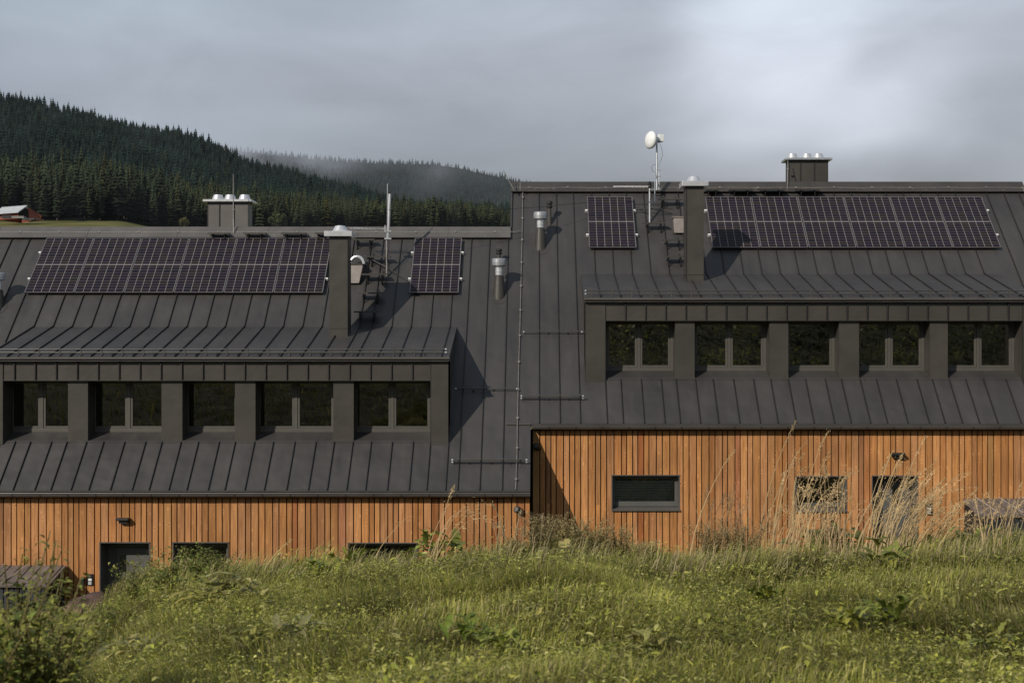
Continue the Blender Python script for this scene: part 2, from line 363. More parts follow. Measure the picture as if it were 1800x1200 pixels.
# valley and hills
us = np.concatenate([np.linspace(-2.5, -.62, 20), np.linspace(-.6, .45, 190), np.linspace(.5, 2.5, 20)])
ys = np.concatenate([np.linspace(38, 540, 50), np.linspace(555, 1900, 90), np.linspace(1920, 3600, 90), np.linspace(3700, 9000, 12)])
Uu, Y = np.meshgrid(us, ys); X = Uu*Y; Z = far_h(X, Y)
nz = fbm(X*.03, Y*.03, 8)[..., None]
field = np.where((Y < edgeY(Uu)-4)[..., None], np.array([.10, .095, .035])*(.7+.6*nz), np.array([.012, .017, .012])*(.7+.6*nz))
hz = painted_haze_at(X, Y, Z)
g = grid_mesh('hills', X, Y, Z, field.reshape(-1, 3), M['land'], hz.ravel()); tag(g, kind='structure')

# ------------------------------------------------------------------ conifers
def conifer_arrays(r, layers, n, seed):
    """unit tree: height 1, returns verts, tris; uneven drooping whorls"""
    q = np.random.default_rng(seed); V = []; T = []
    lean = q.normal(0, .01, 2); z0 = .12 if layers > 9 else .06
    wob = q.uniform(.8, 1.2, layers)
    for i in range(layers):
        t = i/(layers-1); zt = z0+(1-z0)*(t**.92)*.93+.07
        rad = r*((1-t)**.85+.03)*wob[i]*(1 if i else .75); zc = zt; zr = zt-.93*1.25/layers-.03*(1-t)
        ang = q.uniform(0, 6.28); o = len(V); cx = lean*zt
        V.append((cx[0], cx[1], min(zc, 1.0)))
        for k in range(n):
            a = ang+6.283*k/n+q.normal(0, .12)
            rr = rad*(q.uniform(.8, 1.2) if k % 2 == 0 else q.uniform(.55, .8))
            V.append((cx[0]+math.cos(a)*rr, cx[1]+math.sin(a)*rr, zr+q.normal(0, .012)+(0 if k % 2 == 0 else .03)))
        for k in range(n): T.append((o, o+1+k, o+1+(k+1) % n))
    return np.array(V), np.array(T)
def scatter(u0, u1, y0f, y1, sp, seed):
    q = np.random.default_rng(seed); out = []
    y = y0f if not callable(y0f) else 500
    while y < y1:
        w = (u1-u0)*y; n = int(w/sp); xx = u0*y+(np.arange(n)+q.uniform(-.5, .5, n))*sp
        yy = y+q.uniform(-.5, .5, n)*sp
        out.append(np.stack([xx, yy], -1)); y += sp*.9
    P = np.concatenate(out)
    if callable(y0f): P = P[P[:, 1] > y0f(P[:, 0]/P[:, 1])]
    return P
HZ0 = 0
belt = scatter(-.62, .16, edgeY, 1450, 7.2, 1)
dd = belt[:, 1]-edgeY(belt[:, 0]/belt[:, 1]); belt = belt[(dd < 260)]
hill1 = scatter(-.62, .14, edgeY, 1960, 9.0, 2)
dd = hill1[:, 1]-edgeY(hill1[:, 0]/hill1[:, 1]); hill1 = hill1[dd > 250]
hill2 = scatter(-.30, .20, 2320, 3680, 15, 3)
def tree_col(P, kind, q):
    n = len(P); u = P[:, 0]/P[:, 1]; px = u*F+CX
    nz = fbm(P[:, 0]*.012, P[:, 1]*.012, 31)
    if kind == 0: c = np.array([.026, .033, .016]); v = .55+.75*nz
    elif kind == 1: c = np.array([.0135, .025, .021]); v = .4+.9*nz
    else: c = np.array([.020, .033, .026]); v = .5+.8*nz
    c = c*(v*q.uniform(.65, 1.4, n))[:, None]
    warm = (q.random(n) < .07)[:, None]
    return np.where(warm, c*np.array([1.5, 1.15, .8]), c)
q = np.random.default_rng(5)
hts = (q.normal(21.5, 3.6, len(belt))*(.8+.4*fbm(belt[:, 0]*.02, belt[:, 1]*.02, 35))).clip(11, 32); vis = belt[:, 0]/belt[:, 1]
score = hts/belt[:, 1]*((vis > U(-5)) & (vis < U(900)))
# the photograph hides the foot of the forest behind the left roof: only trees whose crown shows there count
order = np.argsort(-score); near_idx = order[:300]; far_mask = np.ones(len(belt), bool); far_mask[near_idx] = False
bcol = tree_col(belt, 0, q); bz = far_h(belt[:, 0], belt[:, 1]); bh = painted_haze_at(belt[:, 0], belt[:, 1], bz+12)
# individual trees, sharing mesh data between those of one variety
NV = 14; protos = []
for k in range(NV):
    V, T = conifer_arrays(.165+.03*(k % 3), 15, 12, 50+k)
    qq = np.random.default_rng(k); base = np.array([.024, .034, .019])*(.6+.065*k)*(np.array([1.25, 1.0, .8]) if k in (3, 10) else 1)
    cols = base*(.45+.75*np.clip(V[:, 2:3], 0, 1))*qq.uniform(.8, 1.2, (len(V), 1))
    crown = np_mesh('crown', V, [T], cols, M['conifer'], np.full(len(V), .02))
    tb = MB(); tb.tube([(0,0,-.05), (0,0,.35), (0,0,.9)], [.012, .009, .002], 6)
    trunk = tb.build('trunk', M['bark']); protos.append((crown, trunk))
used = set()
for n_, i in enumerate(near_idx):
    k = int(q.integers(NV)); cr, tr = protos[k]
    t = thing('spruce_tree', 'dark spruce standing at the valley edge of the forest below the hill', 'tree', (belt[i, 0], belt[i, 1], bz[i]), 'spruces along the forest edge')
    h = hts[i]; t.scale = (h, h, h); t.rotation_euler = (0, 0, float(q.uniform(0, 6.28)))
    for src in (cr, tr):
        if (k, src.name) in used: c = src.copy(); COL.objects.link(c)
        else: c = src; used.add((k, src.name))
        c.parent = t
for k, pr in enumerate(protos):
    for o in pr:
        if o.parent is None: bpy.data.objects.remove(o)
# the mass of the forest
fV = []; fT = []; fC = []; fH = []; off = 0
def mass(P, H, C, HZ, variants, wr):
    global off
    for i in range(len(P)):
        V, T = variants[i % len(variants)]
        a = q.uniform(0, 6.28); ca, sa = math.cos(a), math.sin(a); h = H[i]
        W = V*h; W = np.stack([(W[:, 0]*ca-W[:, 1]*sa)*wr[i]+P[i, 0], (W[:, 0]*sa+W[:, 1]*ca)*wr[i]+P[i, 1], W[:, 2]+P[i, 2]], -1)
        fV.append(W); fT.append(T+off); off += len(V)
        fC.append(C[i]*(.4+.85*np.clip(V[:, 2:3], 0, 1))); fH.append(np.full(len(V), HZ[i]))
varA = [conifer_arrays(.17+.01*i, 12, 10, 200+i) for i in range(8)]; varB = [conifer_arrays(.20+.01*i, 8, 8, 300+i) for i in range(8)]; varC = [conifer_arrays(.25, 5, 6, 400+i) for i in range(8)]
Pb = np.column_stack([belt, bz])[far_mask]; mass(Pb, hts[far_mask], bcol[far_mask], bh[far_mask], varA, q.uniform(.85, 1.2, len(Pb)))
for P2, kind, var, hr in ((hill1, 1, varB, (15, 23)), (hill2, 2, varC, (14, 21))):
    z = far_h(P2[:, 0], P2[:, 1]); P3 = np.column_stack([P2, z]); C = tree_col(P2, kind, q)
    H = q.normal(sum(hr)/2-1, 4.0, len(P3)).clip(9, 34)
    hz_ = painted_haze_at(P2[:, 0], P2[:, 1], z+12)
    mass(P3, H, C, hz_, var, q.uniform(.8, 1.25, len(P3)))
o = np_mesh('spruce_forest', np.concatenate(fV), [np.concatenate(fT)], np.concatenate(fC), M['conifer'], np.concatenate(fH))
tag(o, 'dark spruce forest covering both hills behind the roofs', 'forest', kind='stuff')
# a few rounder broadleaf trees at the forest foot
def broadleaf(px, py_top, py_base, Y, label, col):
    zb = (600-py_base)/F*Y; zt = (600-py_top)/F*Y; h = zt-zb; x = (px-CX)/F*Y
    t = thing('broadleaf_tree', label, 'tree', (x, Y, zb))
    qq = np.random.default_rng(int(px)); n = 900
    d = qq.normal(0, 1, (n, 3)); d /= np.linalg.norm(d, axis=1)[:, None]; rr = qq.uniform(.5, 1, n)**.5*(1+.25*np.sin(d[:, 0]*5+px)*np.cos(d[:, 2]*4))
    C = d*rr[:, None]*np.array([.42, .42, .42])*h+np.array([x, Y, zb+h*.58])
    s = h*.055; a = qq.normal(0, s, (n, 3)); b = qq.normal(0, s, (n, 3))
    V = np.stack([C-a, C+b, C+a, C-b], 1).reshape(-1, 3); f = np.arange(n*4).reshape(n, 4)
    cols = np.repeat(np.array(col)*(qq.uniform(.5, 1.4, n)*(.6+.6*(d[:, 2]+1)/2))[:, None], 4, 0)
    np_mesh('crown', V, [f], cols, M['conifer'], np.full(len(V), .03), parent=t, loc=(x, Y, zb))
    b = MB(); b.tube([(x, Y, zb-.3), (x, Y, zb+h*.5)], [h*.03, h*.02], 6); b.build('trunk', M['bark'], t)
broadleaf(490, 374, 408, 640, 'round olive green broadleaf tree at the forest foot', (.05, .06, .022))
broadleaf(323, 383, 402, 520, 'small yellowish bush below the forest edge', (.085, .08, .025))
broadleaf(4, 364, 392, 560, 'brownish bush beside the red barn', (.07, .06, .03))

M['concrete'] = pmat('weathered_concrete', (.20,.20,.19), .85, var=.2)
# red barn in the field
bY = 500; u_ = bY/F
bz_ = (600-387)*u_
t = thing('red_barn', 'small red barn with a pale sheet roof far off in the field', 'barn', ((38-CX)*u_, bY, bz_))
def bx(px): return (px-CX)*u_
def bzz(py): return (600-py)*u_
b = MB()
yf = bY; xr = bx(76); xm = bx(49)
b.add([(bx(0), yf-4, bz_-.3), (xm, yf-9, bz_-.3), (xm, yf-9, bzz(378.5)), (bx(0), yf-4, bzz(378.5))], [(0,1,2,3)])
b.add([(xm, yf-9, bz_-.3), (xr, yf-2, bz_-.3), (xr, yf-2, bzz(380)), (bx(59), yf-5, bzz(367)), (xm, yf-9, bzz(378.5))], [(0,1,2,3,4)])
b.add([(xr, yf-2, bz_-.3), (bx(20), yf+9, bz_-.3), (bx(20), yf+9, bzz(378)), (xr, yf-2, bzz(380))], [(0,1,2,3)])
b.add([(bx(0), yf-4, bz_-.3), (bx(20), yf+9, bz_-.3), (bx(20), yf+9, bzz(378)), (bx(0), yf-4, bzz(378.5))], [(3,2,1,0)])
b.build('wall', M['redwood'], t)
b = MB(); b.obox((bx(-2), yf-5.5, bzz(379.5)), (xm-bx(-2)+.6, -5.2, .2), (bx(59)-xm-.6, 4.6, bzz(366.3)-bzz(379.7)), (0,0,.35))
b.add([(bx(59), yf-5.2, bzz(366.0)), (bx(79), yf-1.5, bzz(381)), (bx(24), yf+9, bzz(380)), (bx(22), yf+4, bzz(366.0))], [(0,1,2,3)])
b.build('roof', M['barnroof'], t)
b = MB(); b.add([(bx(50.5), yf-8.95, bz_-.8), (bx(62), yf-6.2, bz_-.8), (bx(61), yf-6.3, bzz(371)), (bx(57.5), yf-7.2, bzz(368.5)), (bx(50), yf-9.2, bzz(377.5))], [(0,1,2,3,4)])
b.build('door', M['black'], t)
for k, (p0, p1, py0, py1, m_, lb, nm, ct) in enumerate([(29, 45, 386, 389.5, 'dark', 'dark stacked firewood beside the barn', 'wood_pile', 'wood pile'), (46, 67, 386.5, 389.5, 'concrete', 'pale low wall in front of the barn door', 'low_wall', 'wall'), (64, 85, 389.5, 392.5, 'dark', 'dark trailer parked beside the barn', 'farm_trailer', 'trailer')]):
    b = MB(); z0 = bzz(py1)
    b.obox((bx(p0), yf-14, z0), (bx(p1)-bx(p0), 0, 0), (0, 2.4, 0), (0, 0, bzz(py0)-z0))
    if nm == 'farm_trailer':
        for q_ in (.25, .75): b.lathe((bx(p0)+(bx(p1)-bx(p0))*q_, yf-14.3, z0+.05), [(.38,0), (.38,.25)], 12, axis=(0,1,0))
        b.obox((bx(p1), yf-13, z0+.6), (2, 0, -.4), (0, .2, 0), (0, 0, .2))
    elif nm == 'wood_pile':
        for q_ in range(7): b.lathe((bx(p0)+.4+q_*.5, yf-14.2, bzz(py0)+.05+(q_ % 2)*.1), [(.25,0), (.25,2.3)], 8, axis=(0,1,0))
    else:
        b.obox((bx(p0)-.1, yf-14.1, bzz(py0)), (bx(p1)-bx(p0)+.2, 0, 0), (0, 2.6, 0), (0, 0, .15))
    tag(b.build(nm, M[m_], bevel=.03, loc=(bx(p0), yf-14, z0)), lb, ct)

# ------------------------------------------------------------------ the two houses
def slab(b, x0, x1, p, q_, th=.06, m=0):     # p, q_ = (y,z) lower and upper edge
    d = Vector((0, q_[0]-p[0], q_[1]-p[1])); n = Vector((0, -d.z, d.y)).normalized()
    b.obox((x0, p[0]-n.y*th, p[1]-n.z*th), (x1-x0, 0, 0), d, n*th, m)
def rib(b, x, p, q_, w=.011, h=.030, m=1):
    d = Vector((0, q_[0]-p[0], q_[1]-p[1])); n = Vector((0, -d.z, d.y)).normalized()
    b.obox((x-w/2, p[0]-n.y*.004, p[1]-n.z*.004), (w, 0, 0), d, n*(h+.004), m)

def board_wall(parent, o, x0, x1, openings, seed):
    qq = random.Random(seed); yw = 23.44+o; zt = -2.83+o; zb = -5.85+o
    b = MB(); x = x0; alt = 0
    while x < x1-.02:
        w = qq.choice([.080, .080, .122, .122, .095]); xa = x; xb = min(x+w, x1)
        splits = sorted({xa, xb} | {e for op in openings for e in op[:2] if xa < e < xb})
        base = qq.choice([(.51,.245,.092), (.49,.230,.085), (.53,.262,.108), (.47,.212,.078), (.50,.250,.115), (.48,.232,.10)])
        if qq.random() < .04: base = (.40, .145, .05)
        j = qq.uniform(.80, 1.13); base = (base[0]*j*.79, base[1]*j*.765, base[2]*j*.70)
        dep = qq.uniform(0, .006)
        joint = qq.uniform(zb, zt-.7) if qq.random() < .16 else None
        for s0, s1 in zip(splits[:-1], splits[1:]):
            if s1-s0 < .004: continue
            mid = (s0+s1)/2; zz = [(zb, zt)]
            for ox0, ox1, oz0, oz1 in openings:
                if ox0 < mid < ox1:
                    zz = [iv for a_, c_ in zz for iv in ((a_, min(c_, oz0)), (max(a_, oz1), c_)) if iv[1]-iv[0] > .01]
            for a_, c_ in zz:
                parts = [(a_, c_)] if joint is None or not (a_ < joint < c_) else [(a_, joint-.001), (joint+.001, c_)]
                for kk, (z0, z1) in enumerate(parts):
                    b.cc = base if kk == 0 else tuple(c*qq.uniform(.75, .95) for c in base)
                    b.box(s0, s1, yw-dep, yw+.022, z0, z1)
        x = xb+.020
    b.build('wall_cladding', M['wood'], parent)
    # black membrane behind the boards, pierced by the openings
    b = MB(); xs_ = sorted({x0-.02, x1} | {e for op in openings for e in op[:2]})
    for s0, s1 in zip(xs_[:-1], xs_[1:]):
        mid = (s0+s1)/2; zz = [(zb-.3, zt)]
        for ox0, ox1, oz0, oz1 in openings:
            if ox0 < mid < ox1: zz = [iv for a_, c_ in zz for iv in ((a_, min(c_, oz0)), (max(a_, oz1), c_)) if iv[1]-iv[0] > .01]
        for a_, c_ in zz: b.box(s0, s1, yw+.050, yw+.2, a_, c_)
    b.build('wall', M['black'], parent)

def wall_window(parent, o, x0, x1, z0, z1, blind=None, deep=.15):
    yw = 23.44+o; b = MB(); e = .018; yi = yw+deep
    b.box(x0, x0+e, yw-.012, yi+.05, z0+e, z1-e); b.box(x1-e, x1, yw-.012, yi+.05, z0+e, z1-e)
    b.box(x0, x1, yw-.018, yi+.05, z1-e, z1)
    b.add([(x0,yw-.05,z0-.01),(x1,yw-.05,z0-.01),(x1,yi+.05,z0+.03),(x0,yi+.05,z0+.03),(x0,yw-.05,z0+.012),(x1,yw-.05,z0+.012),(x1,yi+.05,z0+.052),(x0,yi+.05,z0+.052)],
          [(0,3,2,1),(4,5,6,7),(0,1,5,4),(1,2,6,5),(2,3,7,6),(3,0,4,7)])
    w = b.build('window', M['trim'], parent)
    b = MB(); f = .065; xa, xb, za, zb = x0+e, x1-e, z0+.053, z1-e
    b.box(xa, xa+f, yi, yi+.05, za, zb); b.box(xb-f, xb, yi, yi+.05, za, zb)
    b.box(xa+f, xb-f, yi+.001, yi+.05, zb-f, zb); b.box(xa+f, xb-f, yi+.001, yi+.05, za, za+f+.03)
    b.build('frame', M['frame'] if blind is None else M['doorgrey'], w, bevel=.004)
    b = MB(); b.add([(xa+f, yi+.02, za+f+.03), (xb-f, yi+.02, za+f+.03), (xb-f, yi+.02, zb-f), (xa+f, yi+.02, zb-f)], [(0,1,2,3)]); b.build('pane', M['glass'], w)
    if blind:
        b = MB(); z = za+f+.03; n = int((zb-f-z)/.05)
        for i in range(n):
            b.obox((xa+f+.01, yi+.075, z+i*.05), (xb-xa-2*f-.02, 0, 0), (0, .012, .040), (0, -.003, .0012))
        b.build('blind', M['blind'], w)
    b = MB(); d = .9
    b.box(xa, xb, yi+d, yi+d+.02, za, zb); b.box(xa, xa+.01, yi+.06, yi+d, za, zb); b.box(xb-.01, xb, yi+.06, yi+d, za, zb)
    b.box(xa, xb, yi+.06, yi+d, za-.02, za); b.box(xa, xb, yi+.06, yi+d, zb, zb+.02)
    b.build('interior', M['room'], w)

def wall_door(parent, o, x0, x1, ztop):
    yw = 23.44+o; yi = yw+.38; zb = -5.8+o; b = MB(); e = .02
    b.box(x0, x0+e, yw-.012, yi+.05, zb, ztop-e); b.box(x1-e, x1, yw-.012, yi+.05, zb, ztop-e); b.box(x0, x1, yw-.018, yi+.05, ztop-e, ztop)
    w = b.build('door', M['trim'], parent)
    b = MB(); b.box(x0+e, x1-e, yi, yi+.04, zb, ztop-e); b.build('frame', M['doorgrey'], w)
    b = MB(); wl = (x0+x1)/2-.02
    lx0, lx1 = x0+.20, x1-.04
    gx = lx0+.06 if o == 0 else lx0+.30
    ztl = ztop-.17
    b.box(lx0, lx1, yi-.03, yi-.001, zb, ztl-.45); b.box(lx0, gx, yi-.03, yi-.001, ztl-.45, ztl-.12); b.box(gx+.12, lx1, yi-.03, yi-.001, ztl-.45, ztl-.12); b.box(lx0, lx1, yi-.03, yi-.001, ztl-.12, ztl)
    b.build('leaf', M['doorgrey'], w, bevel=.003)
    b = MB(); b.box(gx, gx+.12, yi-.012, yi-.006, ztl-.45, ztl-.12); b.build('pane', M['glass'], w)
    b = MB(); b.tube([(lx1-.08, yi-.09, ztl-1.0), (lx1-.20, yi-.09, ztl-1.0)], .01, 8); b.tube([(lx1-.08, yi-.03, ztl-1.0), (lx1-.08, yi-.09, ztl-1.0)], .01, 8); b.build('handle', M['steel'], w)

def house(name, label, o, X0, X1, dL, dR, cols, fas, upper, lower, full, openings, singles, chim, ridge_ch):
    root = thing(name, label, 'house', ((X0+X1)/2, 26+o, -5.8+o))
    Pe = (23.38+o, -2.72+o); Pr = (28.61+o, 2.51+o); Ps = (24.20+o, -1.90+o); Pj = (26.38+o, .28+o)
    # --- main roof
    b = MB()
    slab(b, X0, dL, Pe, Pr); slab(b, dR, X1, Pe, Pr)
    slab(b, dL, dR, Pe, Ps); slab(b, dL, dR, Pj, Pr)
    if o == 0: slab(b, X1, -.136, Pe, (24.53, -1.57))
    for x in full: rib(b, x, Pe, (Pr[0]-.2, Pr[1]-.2))
    for x in lower: rib(b, x, Pe, Ps)
    for x in upper: rib(b, x, Pj, (Pr[0]-.2, Pr[1]-.2))
    ex = -.136 if o == 0 else X1
    # rear slope
    slab(b, X1, X0, (Pr[0]+6, Pr[1]-6), (Pr[0]+.0, Pr[1]-.0))
    for v_ in (dL+.0, dR-.0): pass
    # verge trim at the free edges
    for x in ([X0] if o == 0 else [X1-.03, X0]):
        if o and x == X0: b.obox((x-.012, Pr[0]-1.14, Pr[1]-1.14), (.03, 0, 0), (0, 1.14, 1.14), NRM*.045, 0)
        else: b.obox((x, Pe[0], Pe[1]), (.03, 0, 0), (0, Pr[0]-Pe[0], Pr[1]-Pe[1]), NRM*.045, 0)
    rf = b.build('roof', [M['roof'], M['seam']], root)
    # ridge cap: folded flashing with the vent strip below it
    b = MB(); rx0 = X0 if o == 0 else X0-.012; n = NRM*.05; dn = SLP*.36
    lo = Vector((0, Pr[0], Pr[1]))-dn
    b.obox((rx0, lo.y+n.y, lo.z+n.z), (X1-rx0, 0, 0), dn, NRM*.018)
    b.obox((rx0, Pr[0]+n.y, Pr[1]+n.z), (X1-rx0, 0, 0), (0, .30, -.30), (0, .018, .018))
    x = rx0+.9
    while x < X1-.3:
        b.obox((x, lo.y+n.y*1.4, lo.z+n.z*1.4), (.012, 0, 0), dn*.98, NRM*.004); x += 2.0
    for k in range(18 if o == 0 else 26):
        xx = random.uniform(rx0+.3, X1-.3); s = random.uniform(.1, .3); pp = lo+dn*s+NRM*.07+Vector((xx,0,0))
        b.obox(pp, (.012,0,0), SLP*.012, NRM*.004, 1)
    b.build('ridge_cap', [M['ridge'] if o == 0 else M['fascia'], M['alu']], rf)
    # --- eaves: drip edge, gutter with hooks, dark soffit
    b = MB(); b.box(X0, ex, Pe[0]-.022, Pe[0]+.01, Pe[1]-.075, Pe[1]-.008); b.box(X0, ex, Pe[0]-.05, Pe[0]-.022, Pe[1]-.02, Pe[1]-.008)
    gx0 = X0 if o == 0 else -.1
    b.build('drip_edge', M['trim'], root)
    b = MB(); c = (Pe[0]-.085, Pe[1]-.04); r = .075; prof = [(c[0]-math.cos(a_)*r, c[1]-math.sin(a_)*r) for a_ in [math.pi*k/10 for k in range(11)]]
    inner = [(c[0]-math.cos(a_)*(r-.006), c[1]-math.sin(a_)*(r-.006)) for a_ in [math.pi*k/10 for k in range(10, -1, -1)]]
    pr = prof+inner
    for i in range(10):
        a1, a2, b1, b2 = prof[i], prof[i+1], inner[9-i], inner[10-i]
        b.yzprism(gx0, ex, [a1, a2, b1, b2])
    b.tube([(gx0, c[0]-r-.004, c[1]+.004), (ex, c[0]-r-.004, c[1]+.004)], .011, 8)
    x = gx0+.32
    while x < ex:
        for i in range(9): b.yzprism(x, x+.014, [tuple((prof[j][0]-c[0])*1.05+c[0] if t_ == 0 else (prof[j][1]-c[1])*1.05+c[1] for t_ in (0, 1)) for j in (i, i+1)]+[prof[i+1], prof[i]], 1)
        x += .505
    gt = b.build('gutter', [M['trim'], M['seam']], root)
    b = MB(); b.box(gx0, ex, Pe[0]+.012, Pe[0]+.30, Pe[1]-.14, Pe[1]-.10); b.build('soffit', M['black'], root)
    # --- cladding and openings
    board_wall(root, o, gx0+.01 if o else X0, ex-.01, openings, 11 if o == 0 else 12)
    # --- gable ends, rear wall, floor: closes the body
    b = MB(); yb = Pr[0]+5.9; zf = -5.9+o
    for xa, xb in ((X0+.02, X0+.22), (X1-.24, X1-.04)):
        b.yzprism(xa, xb, [(23.68+o, zf), (23.68+o, -2.62+o), (Pr[0], Pr[1]-.11), (yb, Pr[1]-5.95), (yb, zf)])
    b.box(X0+.23, X1-.25, yb-.2, yb, zf, Pr[1]-6.1)
    b.build('side_wall', M['fascia'], root)
    if o == 0:      # return wall at the step
        b = MB(); b.yzprism(-.16, -.146, [(23.48,-5.9), (23.48,-2.72), (24.60,-1.62), (24.60,-5.9)]); b.build('return_wall', M['dark'], root)
    # --- dormer
    yF = 24.15+o; zE = -.34+o; zT = -.376+o; zB = -.73+o
    b = MB(); Dp = (24.08+o, -.299+o); Dj = (26.40+o, .30+o)
    slab(b, dL-.02, dR+.02, Dp, Dj, .05)
    for x in upper: rib(b, x, (Dp[0]+.02, Dp[1]+.005), Dj, h=.028)
    b.box(dL-.02, dR+.02, Dp[0]-.012, Dp[0]+.068, Dp[1]-.075, Dp[1]-.012, 0)
    b.box(dL-.03, dR+.03, Dp[0]-.05, Dp[0]-.013, Dp[1]-.03, Dp[1]+.005, 2)
    dr = b.build('dormer_roof', [M['roof'], M['seam'], M['trim']], root)
    b = MB()
    for xa, xb in ((dL, dL+.05), (dR-.05, dR)):
        b.yzprism(xa, xb, [(yF+.01, -1.98+o), (yF+.01, -.37+o), (26.36+o, .21+o), (26.40+o, .24+o)])
    # corner columns
    cl, cr = cols[0], cols[-1]
    for xa, xb in (cl, cr):
        b.box(xa, xb, yF, yF+.5, -1.98+o, zT); b.box(xa-.004, xb+.004, yF-.012, yF+.04, -1.965+o, -1.935+o)
    for xa, xb in cols[1:-1]:
        b.box(xa, xb, 24.23+o, 24.70+o, -1.90+o, zB); b.box(xa-.006, xb+.006, 24.215+o, 24.26+o, -1.885+o, -1.858+o)
    b.box(cl[1], cr[0], yF+.012, yF+.16, zB, zT)
    b.box(cl[1], cr[0], yF+.004, yF+.17, zB-.012, zB+.012)
    for x in fas: b.box(x-.010, x+.010, yF-.018, yF+.014, zB+.012, zT, 1)
    b.box(cl[1], cr[0], yF+.171, yF+.6, zB+.001, zB+.05)
    for x in (cl[1], cr[0]): b.box(x-.005, x+.005, yF-.006, yF+.01, -1.97+o, zT, 1)
    b.build('dormer_wall', [M['fascia'], M['seam']], root)
    b = MB(); slab(b, cl[1], cr[0], Ps, (24.60+o, -1.745+o), .03); slab(b, cl[0], cr[1], (Ps[0]-.02, Ps[1]+.018-.03), (Ps[0]+.03, Ps[1]+.028), .012)
    b.build('sill_flashing', M['roof'], root)
    # dormer windows between the columns
    yg = 24.60+o; z0, z1 = -1.745+o, zB+.02
    for i in range(len(cols)-1):
        xa, xb = cols[i][1]-(.085 if o == 0 else 0), cols[i+1][0]; f = .055
        b = MB(); b.box(xa, xa+f, yg, yg+.07, z0, z1); b.box(xb-f, xb, yg, yg+.07, z0, z1)
        b.box(xa+f, xb-f, yg+.001, yg+.07, z0, z0+f+.015); b.box(xa+f, xb-f, yg+.001, yg+.07, z1-f, z1)
        w = b.build('window', M['frame'], root, bevel=.004)
        mids = [] if i in singles else [(xa+xb)/2]
        if mids: b = MB(); b.box(mids[0]-.028, mids[0]+.028, yg+.002, yg+.07, z0+f+.015, z1-f); b.build('mullion', M['frame'], w)
        edges = [xa+f]+[e for m_ in mids for e in (m_-.028, m_+.028)]+[xb-f]
        for k in range(0, len(edges), 2):
            ea, eb = edges[k], edges[k+1]; s = .045; zz0, zz1 = z0+f+.015, z1-f
            b = MB(); y0, y1 = yg+.014, yg+.06
            b.box(ea+.003, ea+s, y0, y1, zz0+.003, zz1); b.box(eb-s, eb-.003, y0, y1, zz0+.003, zz1); b.box(ea+s, eb-s, y0+.001, y1, zz0+.003, zz0+s); b.box(ea+s, eb-s, y0+.001, y1, zz1-s, zz1)
            b.build('sash', M['frame'], w, bevel=.003)
            b = MB(); b.add([(ea+s, yg+.034, zz0+s), (eb-s, yg+.034, zz0+s), (eb-s, yg+.034, zz1-s), (ea+s, yg+.034, zz1-s)], [(0,1,2,3)]); b.build('pane', M['glass'] if o else M['glass_dim'], w)
    # attic room
    b = MB(); rx0_, rx1_ = dL+.06, dR-.06; y0, y1 = yg+.09, yg+2.4; zf_, zc_ = -2.3+o, zB+.05
    b.box(rx0_, rx1_, y1, y1+.03, zf_, zc_); b.box(rx0_, rx1_, y0, y1, zf_-.03, zf_); b.box(rx0_, rx1_, y0, y1, zc_, zc_+.03)
    b.box(rx0_-.01, rx0_, y0, y1, zf_, zc_, 1); b.box(rx1_, rx1_+.01, y0, y1, zf_, zc_, 1); b.box(rx0_, rx1_, y0-.02, y0, zf_, z0)
    b.build('attic_room', [M['room'], M['plaster']], root)
    # --- chimneys
    x0, x1, yc, zb_, zt_ = chim
    b = MB(); b.box(x0, x1, yc, yc+.40, zb_-.15, zt_)
    b.box(x0-.025, x1+.025, yc-.02, yc+.42, zb_-.12, zb_+.015, 0); b.box(x0-.003, x1+.003, yc-.003, yc+.40, zb_+.16, zb_+.175, 1)
    b.box(x0+.004 if o else x1-.016, x0+.016 if o else x1-.004, yc-.014, yc-.001, zb_+.02, zt_, 1)
    ch = b.build('chimney', [M['fascia'], M['seam']], root)
    b = MB(); b.box(x0-.09, x1+.09, yc-.09, yc+.49, zt_, zt_+.105); b.build('cap', M['alu'], ch, bevel=.006)
    b = MB(); xc = (x0+x1)/2; b.lathe((xc, yc+.2, zt_+.105), [(.20,0), (.20,.012), (.15,.03), (.105,.115), (.10,.125), (.03,.135)], 28); b.build('cowl', M['alu'], ch, smooth=False)
    x0, x1, yc, zb_, zt_ = ridge_ch
    b = MB(); b.box(x0, x1, yc, yc+.42, zb_, zt_)
    for t_ in (.29, .65): b.box(x0+(x1-x0)*t_-.008, x0+(x1-x0)*t_+.008, yc-.02, yc-.001, zb_, zt_, 1)
    for xx in (x0-.008, x1-.004): b.box(xx, xx+.012, yc-.012, yc+.01, zb_, zt_, 1)
    ch = b.build('chimney', [M['ridge'] if o == 0 else M['fascia'], M['seam']], root)
    b = MB(); b.box(x0-.09, x1+.09, yc-.09, yc+.51, zt_, zt_+.05); b.build('cap', M['alu'] if o == 0 else M['steel'], ch, bevel=.005)
    for t_ in ((.2, .50, .86) if o == 0 else (.12, .50, .80)):
        b = MB(); b.lathe((x0+(x1-x0)*t_, yc+.21, zt_+.05), [(.155,0), (.155,.01), (.135,.03), (.10,.125), (.09,.135), (.02,.14)], 24); b.build('cowl', M['alu'], ch)
    return root

def XL_(pxs, Y): return [(p-CX)/F*Y for p in pxs]
